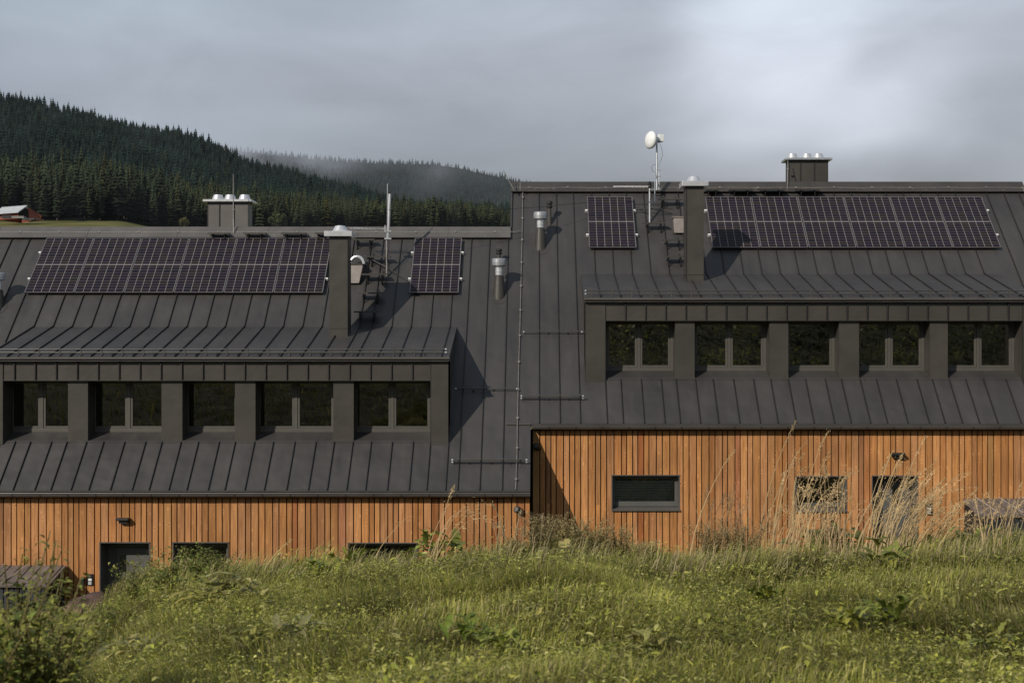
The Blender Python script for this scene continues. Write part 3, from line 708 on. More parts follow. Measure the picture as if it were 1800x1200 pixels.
# left house ----------------------------------------------------------
lowL = XL_([-63,-27,0,27.6,65.7,93.6,129,160,198,236,265.5,300,331.5,369,398,433,467,506,544,577,611,644,682,720,751,784], 23.5)
fullL = [-1.463, -1.06, -.65, -10.85, -11.25, -11.65, -12.05]
upL = [-5.656-k*.395 for k in range(0, 13)]+[-4.45-.0, -4.83-.42+.0, -4.85, -4.06, -3.67]+[-1.811-k*.4 for k in range(5)]
upL = [x for x in upL if x > -10.43 and abs(x+5.25) > .001]+[-5.25]
fasL = XL_([25.5+36.8*k for k in range(-1, 20)]+[756.7-1e9], 24.16); fasL = [x for x in fasL if -10.1 < x < -2.05]
colL = [(-10.44,-10.10), (-8.898,-8.52), (-7.125,-6.731), (-5.734,-5.346), (-3.87,-3.485), (-2.02,-1.687)]
opL = [(-8.03,-7.10,-5.9,-3.67), (-6.69,-5.66,-4.36,-3.67), (-3.48,-2.20,-4.36,-3.68)]
HL = house('timber_house', 'lower timber clad house on the left, its dark seam roof a step lower', 0, -12.9, -.60, -10.44, -1.687, colL, fasL, upL, lowL, fullL, opL, {2},
      (-4.175, -3.797, 25.63, .09, 2.10), (-7.48, -6.565, 29.0, 1.9, 3.16))
wall_door(HL, 0, -8.03, -7.10, -3.67); wall_window(HL, 0, -6.69, -5.66, -4.36, -3.67); wall_window(HL, 0, -3.48, -2.20, -4.36, -3.68)
# right house ---------------------------------------------------------
O = 1.15
lowR = XL_([1067,1095,1132,1168,1195,1230,1262,1299,1335,1366,1398,1429,1465,1494,1528,1557.5,1593.5,1631,1658.6,1689,1719,1751,1792,1822], 24.62)
fullR = [.03, .43, .82, 10.35, 10.75, 11.1]
upR = [1.24+.399*k for k in range(22)]
fasR = XL_([1099+35.42*k for k in range(0, 21)], 25.31); fasR = [x for x in fasR if x < 9.55]
colR = [(.945,1.34), (2.73,3.116), (4.602,4.976), (5.984,6.379), (7.785,8.14), (9.6,9.93)]
opR = [(1.42,2.735,-3.24,-2.56), (4.956,5.95,-3.26,-2.58), (6.42,7.31,-4.75,-2.57)]
HR = house('timber_house', 'higher timber clad house on the right, its dark seam roof a step above', O, -.60, 11.26, .945, 9.93, colR, fasR, upR, lowR, fullR, opR, {2},
      (3.11, 3.486, 26.84, 1.23, 3.25), (5.92, 6.83, 30.1, 3.0, 4.26))
wall_window(HR, O, 1.42, 2.735, -3.24, -2.56, blind=True); wall_window(HR, O, 4.956, 5.95, -3.26, -2.58); wall_door(HR, O, 6.42, 7.31, -2.57)

# ------------------------------------------------------------------ solar panels
def panel_thing(x, z, name_label, group):
    """lower-left corner at x, z of a 1.038 x 1.755 m panel lying 9 cm above the roof"""
    base = Vector((x, z+R0, z))+NRM*.06; t = thing('solar_panel', name_label, 'solar panel', base, group)
    w, l, th = 1.038, 1.755, .035
    b = MB(); f = .011
    o = base
    b.obox(o, (w,0,0), SLP*f, NRM*th); b.obox(o+SLP*(l-f), (w,0,0), SLP*f, NRM*th)
    b.obox(o+SLP*f, (f,0,0), SLP*(l-2*f), NRM*th); b.obox(o+SLP*f+EX*(w-f), (f,0,0), SLP*(l-2*f), NRM*th)
    b.build('frame', M['panel_frame'], t)
    b = MB(); b.obox(o+SLP*f+EX*f+NRM*.005, (w-2*f,0,0), SLP*(l-2*f), NRM*(th-.008))
    g = b.build('glass', M['solar'], t)
    uvl = g.data.uv_layers.new(name='UVMap')
    for p in g.data.polygons:
        for li in p.loop_indices:
            v = g.data.vertices[g.data.loops[li].vertex_index].co+Vector(base)-(o+SLP*f+EX*f)
            uvl.data[li].uv = (v.x/(w-2*f), v.dot(SLP)/(l-2*f))
    b = MB()
    for s in (.42, 1.33): b.obox(o+SLP*s+NRM*(-.052), (w,0,0), SLP*.04, NRM*.05)
    b.build('rail', M['dark'], t)
    return t
M['panel_frame'] = pmat('panel_frame', (.16,.155,.16), .4, metal=.4, var=.1)
def clamps(t, x, z, side):
    b = MB()
    for s in (.45, 1.30):
        p = Vector((x, z+R0, z))+SLP*s
        d = .055 if side > 0 else -.055
        xx = x+(1.038 if side > 0 else 0)
        b.tube([Vector((xx, p.y, p.z))+NRM*.07, Vector((xx+d, p.y, p.z))+NRM*.07], .02, 8)
        b.obox(Vector((min(xx, xx+d)-.0, p.y, p.z))+NRM*.01-SLP*.02, (abs(d), 0, 0), SLP*.05, NRM*.05)
    b.build('clamp', M['white'], t)
nth = ['leftmost', 'second from the left', 'third from the left', 'third from the right', 'second from the right', 'rightmost']
for k in range(6):
    x = -10.842+1.0535*k; t = panel_thing(x, .975, f'{nth[k]} of six solar panels in the row on the left house roof', 'solar panels on the roofs')
    if k == 0: clamps(t, x, .975, -1)
    if k == 5: clamps(t, x, .975, 1)
for k in range(6):
    x = 3.835+1.058*k; t = panel_thing(x, 2.0, f'{nth[k]} of six solar panels in the row on the right house roof', 'solar panels on the roofs')
    if k == 0: clamps(t, x, 2.0, -1)
    if k == 5: clamps(t, x, 2.0, 1)
t = panel_thing(-2.71, .975, 'single solar panel on the left house between the mast and the vent pipes', 'solar panels on the roofs'); clamps(t, -2.71, .975, -1); clamps(t, -2.71, .975, 1)
t = panel_thing(1.13, 2.0, 'single solar panel on the right house between the vent pipes and the antennas', 'solar panels on the roofs'); clamps(t, 1.13, 2.0, -1); clamps(t, 1.13, 2.0, 1)

# ------------------------------------------------------------------ snow guards
def guard(name_label, x0, x1, base, slope, step, xs=None, double=True):
    """base = (y,z) point of the roof line; slope = unit up-slope; rods carried on brackets"""
    n = Vector((0, -slope.z, slope.y)).normalized(); B = Vector((0, base[0], base[1]))
    t = thing('snow_guard', name_label, 'snow guard', (x0, base[0], base[1]), 'snow guards on the roofs')
    hs = (.05, .115) if double else (.06,)
    for h in hs:
        b = MB(); b.tube([Vector((x0,0,0))+B+n*h, Vector((x1,0,0))+B+n*h], .012, 8)
        b.build('rail', M['fascia'], t)
        for e in (x0, x1):
            b2 = MB(); d = -.02 if e == x0 else .02
            b2.tube([Vector((e-d*.5,0,0))+B+n*h, Vector((e+d,0,0))+B+n*h], .017, 8)
            b2.build('end_cap', M['alu'], t)
    x = x0+.12
    if xs is None:
        xs = []
        while x < x1-.02: xs.append(x); x += step
    def many(nm, fn, pos, mat_):
        first = None
        for x in pos:
            if first is None:
                b = MB(); fn(b, x); first = b.build(nm, mat_, t); fx = x
            else:
                c = first.copy(); COL.objects.link(c); c.parent = t; c.location = (x-fx, 0, 0)
    def br_(b, x):
        b.obox(Vector((x-.007,0,0))+B-slope*.09, (.02,0,0), slope*.17, n*.016)
        b.obox(Vector((x-.007,0,0))+B-slope*.012, (.02,0,0), slope*.024, n*(hs[-1]+.03))
    def ice_(b, x): b.obox(Vector((x-.015,0,0))+B-slope*.01, (.03,0,0), slope*.02, n*.03)
    many('bracket', br_, xs, M['trim'])
    many('ice_stop', ice_, [(p+q_)/2 for p, q_ in zip(xs[:-1], xs[1:])], M['dark'])
DS = Vector((0, 2.42, .625)).normalized()
guard('long double rail snow guard along the left dormer eave', -10.35, XL_([783], 24.2)[0], (24.24, -.299+.16*.2583), DS, .395)
guard('long double rail snow guard along the right dormer eave', XL_([1029.5], 25.4)[0], 9.85, (25.39, .851+.16*.2583), DS, .395)
def guard_px(label, p0, p1, py, double):
    a = on_roof(p0, py); c = on_roof(p1, py)
    xs_ = [x for x in (fullL+fullR+[-.33]) if a.x+.02 < x < c.x-.0]
    guard(label, a.x, c.x, (a.y, a.z), SLP, .4, xs=xs_, double=double)
guard_px('short single rail snow guard right of the left dormer', 802, 908, 687, False)
guard_px('short double rail snow guard low on the left roof near the gutter', 796, 925, 815, True)
guard_px('short single rail snow guard left of the right dormer', 921, 1022, 587, False)
guard_px('short double rail snow guard low on the right roof beside the dormer', 917, 1024, 703, True)

# ------------------------------------------------------------------ roof steps
def step(px0, px1, py, label):
    a = on_roof(px0, py); c = on_roof(px1, py); w = c.x-a.x
    t = thing('roof_step', label, 'roof step', a, 'chimney sweep steps on the roofs')
    tr = Vector((a.x, a.y, a.z))+NRM*.17
    b = MB(); b.obox(tr+Vector((0,-.05,0)), (w,0,0), (0,.17,0), (0,0,.014)); b.obox(tr+Vector((0,-.060,-.012)), (w,0,0), (0,.010,0), (0,0,.028))
    for k in range(4): b.obox(tr+Vector((0,-.03+k*.04,.014)), (w,0,0), (0,.010,0), (0,0,.008))
    b.build('tread', M['fascia'], t)
    for f in (.22, .78):
        x = a.x+w*f; b = MB()
        b.obox(Vector((x-.012, a.y, a.z))-SLP*.14, (.024,0,0), SLP*.42, NRM*.02)
        b.obox(Vector((x-.009, tr.y-.03, tr.z-.035)), (.018,0,0), (0,.20,0), (0,0,.03))
        b.tube([Vector((x, tr.y-.03, tr.z-.02)), Vector((x, a.y, a.z))-SLP*.12+NRM*.02], .011, 6)
        b.build('bracket', M['dark'], t)
for args in [(620, 660, 432, 'highest of the roof steps right of the left house chimney'),
             (645, 688, 462, 'second highest roof step right of the left house chimney, below the mast'),
             (637, 682, 493, 'middle roof step right of the left chimney, at the foot of the mast'),
             (630, 674, 526, 'roof step right of the left chimney, second from the bottom'),
             (624, 668, 559, 'lowest roof step right of the left house chimney'),
             (1157, 1199, 361, 'highest roof step left of the right house chimney'),
             (1130, 1170, 403, 'roof step at the foot of the black topped antenna mast'),
             (1163, 1202, 433, 'roof step beside the right chimney, second from the bottom'),
             (1166, 1204, 462, 'lowest roof step left of the right house chimney')]: step(*args)
ordn = ['leftmost', 'second from the left', 'third from the left', 'rightmost']
for k, (a, c) in enumerate([(368,406), (430,470), (496,540), (556,578)]): step(a, c, 421, f'{ordn[k]} of the four steps under the left ridge')
for k, (a, c) in enumerate([(1239,1262), (1280,1322), (1334,1378), (1397,1440)]): step(a, c, 344, f'{ordn[k]} of the four steps under the right ridge')

# ------------------------------------------------------------------ vent pipes
def big_vent(px, py_base, py_hat, label):
    p = on_roof(px, py_base); k = F/p.y; H = (py_base-py_hat)/k
    t = thing('vent_pipe', label, 'vent pipe', p, 'hooded vent pipes on the roofs')
    c = Vector((p.x, p.y+.13, p.z))
    b = MB(); b.lathe(c+Vector((0,0,-.15)), [(.155,0), (.095,H*.78)], 24); b.build('cone', M['fascia'], t, smooth=False)
    b = MB(); b.lathe(c+Vector((0,0,H*.62)), [(.078,0), (.078,H*.22), (.06,H*.24)], 20); b.lathe(c+Vector((0,0,H*.70)), [(.084,0), (.084,.02)], 20); b.build('collar', M['alu'], t)
    b = MB(); b.lathe(c+Vector((0,0,H*.86)), [(.10,-.02), (.152,0), (.155,.05), (.150,.055), (.155,.06), (.155,.13), (.14,.145), (.02,.15)], 28); b.build('hood', M['steel'], t)
    b = MB(); pts = []
    for i in range(28):
        a_ = 6.283*i/28; pts.append(Vector((p.x, p.y, p.z))+EX*math.cos(a_)*.20+SLP*math.sin(a_)*.24+SLP*.12)
    for s_ in (1,):
        vs = [q_+NRM*.006 for q_ in pts]+[q_ for q_ in pts]
        b.add(vs, [tuple(range(28))]+[(i, (i+1) % 28, (i+1) % 28+28, i+28) for i in range(28)])
    b.build('flashing', M['roof'], t)
def small_vent(px, py_base, py_top, label):
    p = on_roof(px, py_base); k = F/p.y; H = (py_base-py_top)/k
    t = thing('soil_vent', label, 'vent pipe', p, 'slim dark soil vents on the roofs')
    b = MB(); b.lathe(p+Vector((0,.05,-.1)), [(.06,0), (.055,.1+H*.35), (.042,.1+H*.38), (.042,.1+H*.75)], 18); b.build('pipe', M['fascia'], t)
    b = MB(); c = p+Vector((0,.05,0)); b.lathe(c, [(.045,H*.70), (.068,H*.74), (.068,H*.80), (.045,H*.82), (.045,H*.86), (.070,H*.88), (.070,H*.97), (.05,H)], 18); b.build('cowl', M['seam'], t)
big_vent(877, 527, 456, 'grey hooded vent pipe on the left roof near the step')
small_vent(877, 470, 437, 'slim dark vent with ribbed cowl behind the left roof hooded vent')
big_vent(950, 441, 374, 'grey hooded vent pipe on the right roof left of the single panel')
small_vent(966, 396, 353, 'slim dark vent with ribbed cowl behind the right roof hooded vent')
big_vent(-8, 547, 482, 'hooded vent cut off by the left edge of the picture')

# roof boxes beside the chimneys (ducts)
def duct_box(px0, px1, py_top, py_bot, label, elbow):
    p = on_roof(px0, py_bot+10); w = (px1-px0)/F*p.y; h = (py_bot-py_top)/F*p.y
    t = thing('vent_box', label, 'vent box', p)
    b = MB(); o_ = Vector((p.x, p.y, p.z))+NRM*.02
    b.add([o_+Vector((0,-.06,0)), o_+Vector((w*.8,-.06,0)), o_+Vector((w,.1,h)), o_+Vector((0,.1,h)), o_+Vector((0,.42,.2)), o_+Vector((w*.8,.42,.2)), o_+Vector((w,.5,h)), o_+Vector((0,.5,h))],
          [(0,1,2,3),(1,5,6,2),(5,4,7,6),(4,0,3,7),(3,2,6,7),(0,4,5,1)])
    b.build('housing', M['beige'], t, bevel=.008)
    b = MB(); b.obox(o_+Vector((-.03,-.0,-.07)), (w*.9,0,0), (0,.4,0), (0,0,.07)); b.build('base', M['dark'], t)
    b = MB(); b.obox(o_+Vector((-.02,.08,h)), (w+.03,0,0), (0,.44,0), (0,0,.025)); b.build('lid', M['fascia'] if elbow else M['beige'], t)
    if elbow:
        b = MB(); c = o_+Vector((w*.45,.35,h+.02)); pts = [c+Vector((math.cos(a_)*-.15, 0, math.sin(a_)*.17)) for a_ in [math.pi*k/10 for k in range(11)]]
        b.tube(pts, .035, 10)
        b.build('duct', M['alu'], t)
duct_box(613, 637, 456, 489, 'beige vent box with a silver duct bend right of the left chimney', True)
duct_box(1185, 1209, 373, 401, 'beige vent box tucked behind the left side of the right chimney', False)

# ------------------------------------------------------------------ antennas and masts
def yagi(b, p0, p1, n, l):
    p0 = Vector(p0); p1 = Vector(p1); b.tube([p0, p1], .011, 6)
    d = (p1-p0).normalized(); s = d.cross(Vector((0,0,1))).normalized()
    for i in range(n):
        c = p0.lerp(p1, (i+.3)/n); ll = l*(1-.3*i/n); b.tube([c-s*ll, c+s*ll], .0055, 5)
pm = on_roof(680, 488, .0)
t = thing('antenna_mast', 'silver tube mast standing among the roof steps of the left house', 'antenna', pm)
Ym = pm.y-.0
b = MB(); b.tube([pm, at(680, 415, Ym)], .021, 10); b.tube([at(676, 489, Ym), at(683, 489, Ym)], .02, 8); b.build('pole', M['wire'], t)
b = MB(); b.tube([at(682, 418, Ym), at(685, 341, Ym)], [.033, .030], 12); b.tube([at(681, 420, Ym-.03), at(681, 323, Ym-.03)], .008, 6); b.tube([at(677, 396, Ym), at(677, 408, Ym)], .012, 6); b.build('rod_antenna', M['alu'], t)
b = MB(); yagi(b, at(678, 403, Ym), at(615, 401.5, Ym), 9, .16); b.tube([at(678, 403, Ym), at(622, 400, Ym-.1)], .006, 5); b.build('yagi_antenna', M['alu'], t)
b = MB()
for py in (405, 418): b.box(*sorted((at(676,py,Ym).x, at(688,py,Ym).x)), Ym-.04, Ym+.04, at(0,py+3,Ym).z, at(0,py,Ym).z)
b.build('clamp', M['steel'], t)
b = MB(); b.tube([at(680, 470, Ym), on_roof(640, 455, .1)], .012, 6); b.tube([at(680, 470, Ym), on_roof(717, 497, .05)], .008, 6); b.build('brace', M['fascia'], t)
b = MB(); pts = [at(682+2*math.sin(k), 420+k*7, Ym-.035) for k in range(9)]; b.tube(pts, .006, 5); b.build('cable', M['black'], t)

pm = on_roof(1142, 392); Ym = pm.y
t = thing('antenna_mast', 'short mast with a black dome top left of the dish pole', 'antenna', pm)
b = MB(); b.tube([pm, at(1142, 328, Ym)], .022, 10); b.build('pole', M['steel'], t)
b = MB(); c = at(1142, 331, Ym); b.lathe(c, [(.028,0), (.038,.02), (.038,.10), (.025,.145), (.006,.16)], 14); b.build('dome', M['black'], t)
b = MB(); yagi(b, at(1142, 328, Ym), at(1078, 328, Ym), 10, .12); b.build('yagi_antenna', M['white'], t)
b = MB(); b.tube([at(1142, 335, Ym-.03), at(1145, 341, Ym-.05), at(1144, 350, Ym-.05), at(1141, 356, Ym-.03)], .008, 6); b.build('cable', M['black'], t)
b = MB(); b.tube([at(1142, 372, Ym), on_roof(1116, 368, .08)], .009, 6); b.tube([at(1142, 366, Ym), on_roof(1180, 378, .05)], .009, 6); b.tube([on_roof(1116,374,.08), on_roof(1182,378,.2)], .011, 6); b.build('brace', M['dark'], t)

Yd = 29.3
t = thing('dish_antenna', 'white dish antenna on a thin pole above the right ridge', 'antenna', at(1154, 334, Yd))
b = MB(); b.tube([at(1154.5, 334, Yd), at(1154.5, 246, Yd)], [.024, .022], 10); b.tube([at(1151, 356, Yd-.4), at(1151, 296, Yd)], .009, 6)
b.tube([at(1158.5, 334, Yd), at(1158.5, 298, Yd)], .013, 8); b.tube([at(1144, 333.5, Yd), at(1162, 333.5, Yd)], .014, 8); b.build('pole', M['steel'], t)
b = MB(); ax = Vector((-.86, -.48, .06)); c = at(1149.5, 247.5, Yd)-Vector((0,.02,0))
b.lathe(c-ax*.03, [(.05,-.0), (.12,.02), (.185,.07), (.205,.12), (.205,.135), (.17,.175), (.10,.20), (.02,.212)], 28, axis=ax); b.build('dish', M['white'], t, smooth=True)
b = MB(); c2 = at(1157, 238, Yd); b.obox(c2+Vector((0,-.06,-.14)), (.125,.03,-.01), (-.03,.12,0), (.02,0,.16)); b.build('radio_box', M['white'], t, bevel=.01)
b = MB(); b.tube([at(1152,250,Yd), at(1161,250,Yd)], .016, 8); b.tube([at(1155,299,Yd), at(1161,299,Yd)], .015, 8); b.tube([at(1155,310,Yd), at(1161,310,Yd)], .015, 8); b.build('clamp', M['steel'], t)
b = MB(); b.tube([at(1160,253,Yd), at(1163.5,262,Yd), at(1164.5,274,Yd), at(1161,284,Yd), at(1156.5,293,Yd)], .004, 5)
b.tube([at(1154,289,Yd), at(1148.5,289.5,Yd), at(1145,294,Yd), at(1146.5,300,Yd), at(1151,303.5,Yd), at(1155,301,Yd)], .004, 5); b.build('cable', M['dark'], t)

# lightning rods
t = MB(); t.tube([at(411, 410, 28.4), at(410.5, 385, 28.5), at(410, 306, 28.6)], [.016, .013, .007], 8); t.tube([at(409,369,28.55), at(413,369,28.55)], .025, 8)
tag(t.build('lightning_rod', M['wire'], loc=at(411, 410, 28.4)), 'upright lightning rod in front of the left ridge chimney', 'lightning rod')
t = MB(); t.tube([at(903.5, 334, 29.3), at(885, 300, 29.3)], [.013, .007], 8)
tag(t.build('lightning_rod', M['wire'], loc=at(903, 334, 29.3)), 'slanting lightning rod at the left end of the right ridge', 'lightning rod')
t = MB(); t.tube([at(914.5, 334, 29.3), at(914.5, 320, 29.3)], [.009, .006], 8)
tag(t.build('lightning_rod', M['wire'], loc=at(914.5, 334, 29.3)), 'short upright lightning rod near the left end of the right ridge', 'lightning rod')
t = MB(); t.tube([at(1384, 333, 29.5), at(1385, 283, 29.9)], .009, 6); t.tube([at(1383,297,29.9), at(1386.5,297,29.9)], .022, 8)
tag(t.build('lightning_rod', M['wire'], loc=at(1384, 333, 29.5)), 'thin rod clamped to the corner of the right ridge chimney', 'lightning rod')
t = MB(); t.tube([on_roof(0, 418, .02), at(8, 400, 28.6)], .008, 6)
tag(t.build('lightning_rod', M['wire'], loc=on_roof(0, 418, .02)), 'short slanting rod on the ridge at the left picture edge', 'lightning rod')

# lightning conductors along the ridges and down the roof step
def conductor(pts, label, every, name='lightning_conductor'):
    t = thing(name, label, 'conductor', pts[0])
    b = MB(); b.tube(pts, .0085, 6); b.build('wire', M['wire'], t)
    b = MB(); b.cc = None
    L_ = 0; acc = every*.4
    for p, q_ in zip(pts[:-1], pts[1:]):
        d = (q_-p); l = d.length
        while acc < l:
            c = p+d*(acc/l); s = .022
            b.obox(c-EX*s-SLP*s-NRM*.03, EX*2*s, SLP*2*s, NRM*.045); acc += every
        acc -= l
    b.build('clips', M['wire'], t)
conductor([on_roof(p, 412+(.6 if p % 2 else -.3), .07) for p in range(-60, 900, 47)]+[on_roof(905, 411, .06), on_roof(916, 409, .06)], 'pale conductor wire running along under the left ridge', .88)
conductor([on_roof(p, 334+(.5 if p % 2 else -.3), .07) for p in range(904, 1800, 47)]+[on_roof(1796, 334, .07), on_roof(1815, 372, .05)], 'pale conductor wire running along under the right ridge', .88)
conductor([on_roof(*p, .035) for p in [(919,335),(918.5,372),(918,405),(917,450),(915.5,510),(914,575),(912,640),(910.5,700),(909.5,745),(909,790),(908,822),(907,845),(906.5,862)]], 'conductor wire running down the slope between the two roofs', .75)
t = MB(); t.tube([at(683, 369, 26.9)+Vector((0,0,0)), at(760, 372, 27.2), at(850, 370, 27.6), at(940, 364.5, 28.1), at(1032, 356, 28.6)], .0045, 5)
tag(t.build('cable', M['black'], loc=at(683, 369, 26.9)), 'thin black cable strung between the two antenna masts', 'cable')

# ------------------------------------------------------------------ wall lamps, intercoms
def downlight(px0, px1, py0, py1, Y, label):
    a = at(px0, py0, Y); c = at(px1, py1, Y); t = thing('wall_lamp', label, 'wall lamp', (a.x, Y, a.z), 'wall lamps on the timber')
    b = MB(); b.box(a.x, c.x, Y-.14, Y-.012, a.z-.045, a.z); b.build('shade', M['dark'], t, bevel=.006)
    b = MB(); b.box(a.x+.045, c.x-.02, Y-.09, Y-.012, c.z-.005, a.z-.046); b.build('mount', M['seam'], t)
downlight(207, 229, 909, 918, 23.44, 'flat black wall lamp above the left door')
downlight(1564, 1588, 795, 803.5, 24.59, 'flat black wall lamp above the right door')
def spot(px, py, Y, label):
    c = at(px, py, Y); t = thing('wall_lamp', label, 'wall lamp', c, 'wall lamps on the timber')
    b = MB(); b.lathe(c+Vector((0,-.006,0)), [(.06,0), (.06,.03), (.03,.04)], 18, axis=(0,-1,0)); b.build('mount', M['dark'], t)
    b = MB(); b.lathe(c+Vector((-.02,-.07,.02)), [(.02,-.07), (.055,-.05), (.062,0), (.062,.06), (.05,.07)], 18, axis=(-.55,-.75,.3)); b.build('head', M['seam'], t, smooth=False)
    b = MB(); b.lathe(c+Vector((-.02,-.07,.02))+Vector((-.55,-.75,.3)).normalized()*.07, [(.046,0), (.04,.005), (.01,.008)], 18, axis=(-.55,-.75,.3)); b.build('lens', M['doorgrey'], t)
spot(913, 897, 23.44, 'round black spotlight on the left house wall at the step')
spot(946, 786, 24.59, 'round black spotlight in the shade at the left end of the right wall')
def intercom(px0, px1, py0, py1, Y, label):
    a = at(px0, py0, Y); c = at(px1, py1, Y); t = thing('intercom', label, 'intercom', (a.x, Y, c.z))
    b = MB(); b.box(a.x, c.x, Y-.03, Y-.008, c.z, a.z); b.build('plate', M['black'], t, bevel=.004)
    h = a.z-c.z; w = c.x-a.x
    b = MB(); b.box(a.x+w*.22, c.x-w*.22, Y-.036, Y-.031, c.z+h*.42, c.z+h*.62); b.build('screen', M['white'], t)
    b = MB()
    for i in range(3):
        for j in range(3): b.box(a.x+w*(.24+.18*i), a.x+w*(.36+.18*i), Y-.036, Y-.031, c.z+h*(.08+.10*j), c.z+h*(.155+.10*j))
    b.build('keypad', M['white'], t)
    b = MB(); b.lathe(((a.x+c.x)/2, Y-.031, c.z+h*.82), [(.012,0), (.012,.006)], 12, axis=(0,-1,0)); b.build('camera_eye', M['steel'], t)
intercom(154, 164.5, 1008, 1028, 23.44, 'black intercom plate with keypad beside the left door')
intercom(1627, 1638, 884, 904, 24.59, 'black intercom plate with white buttons beside the right door')
b = MB(); a = at(144, 1013, 23.44); c = at(149.5, 1026.5, 23.44); b.box(a.x, c.x, 23.38, 23.432, c.z, a.z); b.box(a.x+.012, c.x-.012, 23.372, 23.379, c.z+.05, a.z-.02)
tag(b.build('card_reader', M['dark'], bevel=.004, loc=a), 'narrow black card reader left of the intercom', 'card reader')

# ------------------------------------------------------------------ bin shelters
def bin_shelter(X0, X1, Yw, zback, label, s):
    t = thing('bin_shelter', label, 'bin shelter', ((X0+X1)/2, Yw-.45, zback-1.65), 'bin shelters against the timber walls')
    yb, yf = Yw-.03, Yw-.86; zf = zback-.20; zbm = zback-1.62
    b = MB(); n = Vector((0, -(zback-zf), (yb-yf))).normalized()
    d = Vector((0, yb-yf, zback-zf))
    b.obox((X0-.04, yf-.04, zf-.01), (X1-X0+.08, 0, 0), d*1.03, n*.035)
    k = X0+.18
    while k < X1: b.obox(Vector((k, yf-.03, zf-.007))+n*.035, (.007,0,0), d*1.02, n*.012, 1); k += .19
    b.build('roof', [M['shed'], M['fascia']], t)
    b = MB()
    for f in (.12, .42, .72):
        x = (X1-f*1.5) if s > 0 else X0+f*1.5
        dx = -.19 if s > 0 else .19
        b.tube([Vector((x, yb-.05, zback))+n*.066, Vector((x+dx, yf+.03, zf))+n*.066], .008, 6)
    b.build('pale_rod', M['alu'], t)  # thin pale rods laid slantwise over the lid
    b = MB(); k = X0
    while k < X1-.06: b.box(k, k+.075, yf+.02, yf+.045, zbm, zf-.03); k += .095
    b.build('front_slats', M['bin'], t)
    for xx in (X0, X1-.03):
        b = MB(); k = yf+.06
        b.yzprism(xx, xx+.03, [(yf+.05, zbm), (yf+.05, zf-.015), (yb, zback-.025), (yb, zbm)]); b.build('side_panel', M['black'], t)
    for xx in (X0+.0, X1-.06):
        b = MB(); b.box(xx, xx+.06, yf+.0, yf+.018, zbm-.04, zf-.012); b.build('post', M['dark'], t)
bin_shelter(-11.9, -8.66, 23.44, -4.12, 'bin shelter with a sloping metal lid left of the left door', 1)
bin_shelter(8.20, 11.2, 24.59, -3.04, 'bin shelter with a sloping metal lid right of the right door', -1)

# boulder
def boulder(c, rx, ry, rz, label, seed):
    import bmesh
    bm = bmesh.new(); bmesh.ops.create_icosphere(bm, subdivisions=4, radius=1)
    for v in bm.verts:
        p = v.co.copy(); a = np.array([p.x*1.3+seed+p.z]); e = np.array([p.y*1.3+p.z*1.7])
        k = 1+.35*(float(fbm(a, e, 40)[0])-.5)+.12*(float(fbm(a*4, e*4, 44)[0])-.5)
        p *= k
        p.x = max(p.x, -.85+.1*p.z)
        v.co = Vector((p.x*rx, p.y*ry, p.z*rz))
    me = bpy.data.meshes.new('boulder'); bm.to_mesh(me); bm.free(); me.materials.append(M['rock'])
    for p in me.polygons: p.use_smooth = True
    o = bpy.data.objects.new('boulder', me); COL.objects.link(o); o.location = c; tag(o, label, 'boulder')
boulder((-5.36, 15.6, -4.12), .66, .6, 1.0, 'large reddish brown boulder beside the left bin shelter', 3)

# ------------------------------------------------------------------ vegetation
def blades(x, y, L, w, az, lean, cols, z=None):
    n = len(x); z = near_h(x, y)-.02 if z is None else z
    P = np.stack([x, y, z], -1); d = np.stack([np.cos(az), np.sin(az), np.zeros(n)], -1); s = np.stack([-np.sin(az), np.cos(az), np.zeros(n)], -1)
    tw = rng.uniform(-1, 1, n)[:, None]; s = s*np.cos(tw)+d*np.sin(tw)*.8
    up = np.array([0, 0, 1.0]); lean = lean[:, None]; L_ = L[:, None]; w_ = w[:, None]
    m1 = P+up*L_*.42*(1-.2*lean)+d*L_*lean*.16; m2 = P+up*L_*.76*(1-.32*lean)+d*L_*lean*.46; tip = P+up*L_*(1-.62*lean)+d*L_*lean*.92
    V = np.stack([P-s*w_*.5, P+s*w_*.5, m1-s*w_*.5, m1+s*w_*.5, m2-s*w_*.36, m2+s*w_*.36, tip], 1)
    i = np.arange(n)[:, None]*7
    Q = np.concatenate([i+np.array([[0,1,3,2]]), i+np.array([[2,3,5,4]])]); T = i+np.array([[4,5,6]])
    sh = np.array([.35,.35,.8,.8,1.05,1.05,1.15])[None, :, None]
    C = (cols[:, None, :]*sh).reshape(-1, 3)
    return V.reshape(-1, 3), Q, T, C
def leaves(P, d, up, L, W, cols, fold=.25, droop=.3):
    """pointed leaves: base P, direction d, normal up"""
    n = len(P); s = np.cross(d, up); s /= np.linalg.norm(s, axis=1)[:, None]+1e-9
    L_ = L[:, None]; W_ = W[:, None]; f = up*W_*fold
    a = P; m = P+d*L_*.5+up*L_*.06; t = P+d*L_-up*L_*droop
    V = np.stack([a, P+d*L_*.28-s*W_*.42+f, P+d*L_*.62-s*W_*.46+f-up*L_*droop*.25, t, P+d*L_*.62+s*W_*.46+f-up*L_*droop*.25, P+d*L_*.28+s*W_*.42+f, m], 1)
    i = np.arange(n)[:, None]*7
    T = np.concatenate([i+np.array([[x, y, 6]]) for x, y in ((0,1),(1,2),(2,3),(3,4),(4,5),(5,0))])
    C = np.repeat(cols, 7, 0)
    return V.reshape(-1, 3), T, C
GC = [np.array(c) for c in [(.27,.275,.050), (.195,.22,.040), (.34,.325,.085), (.31,.275,.10)]]
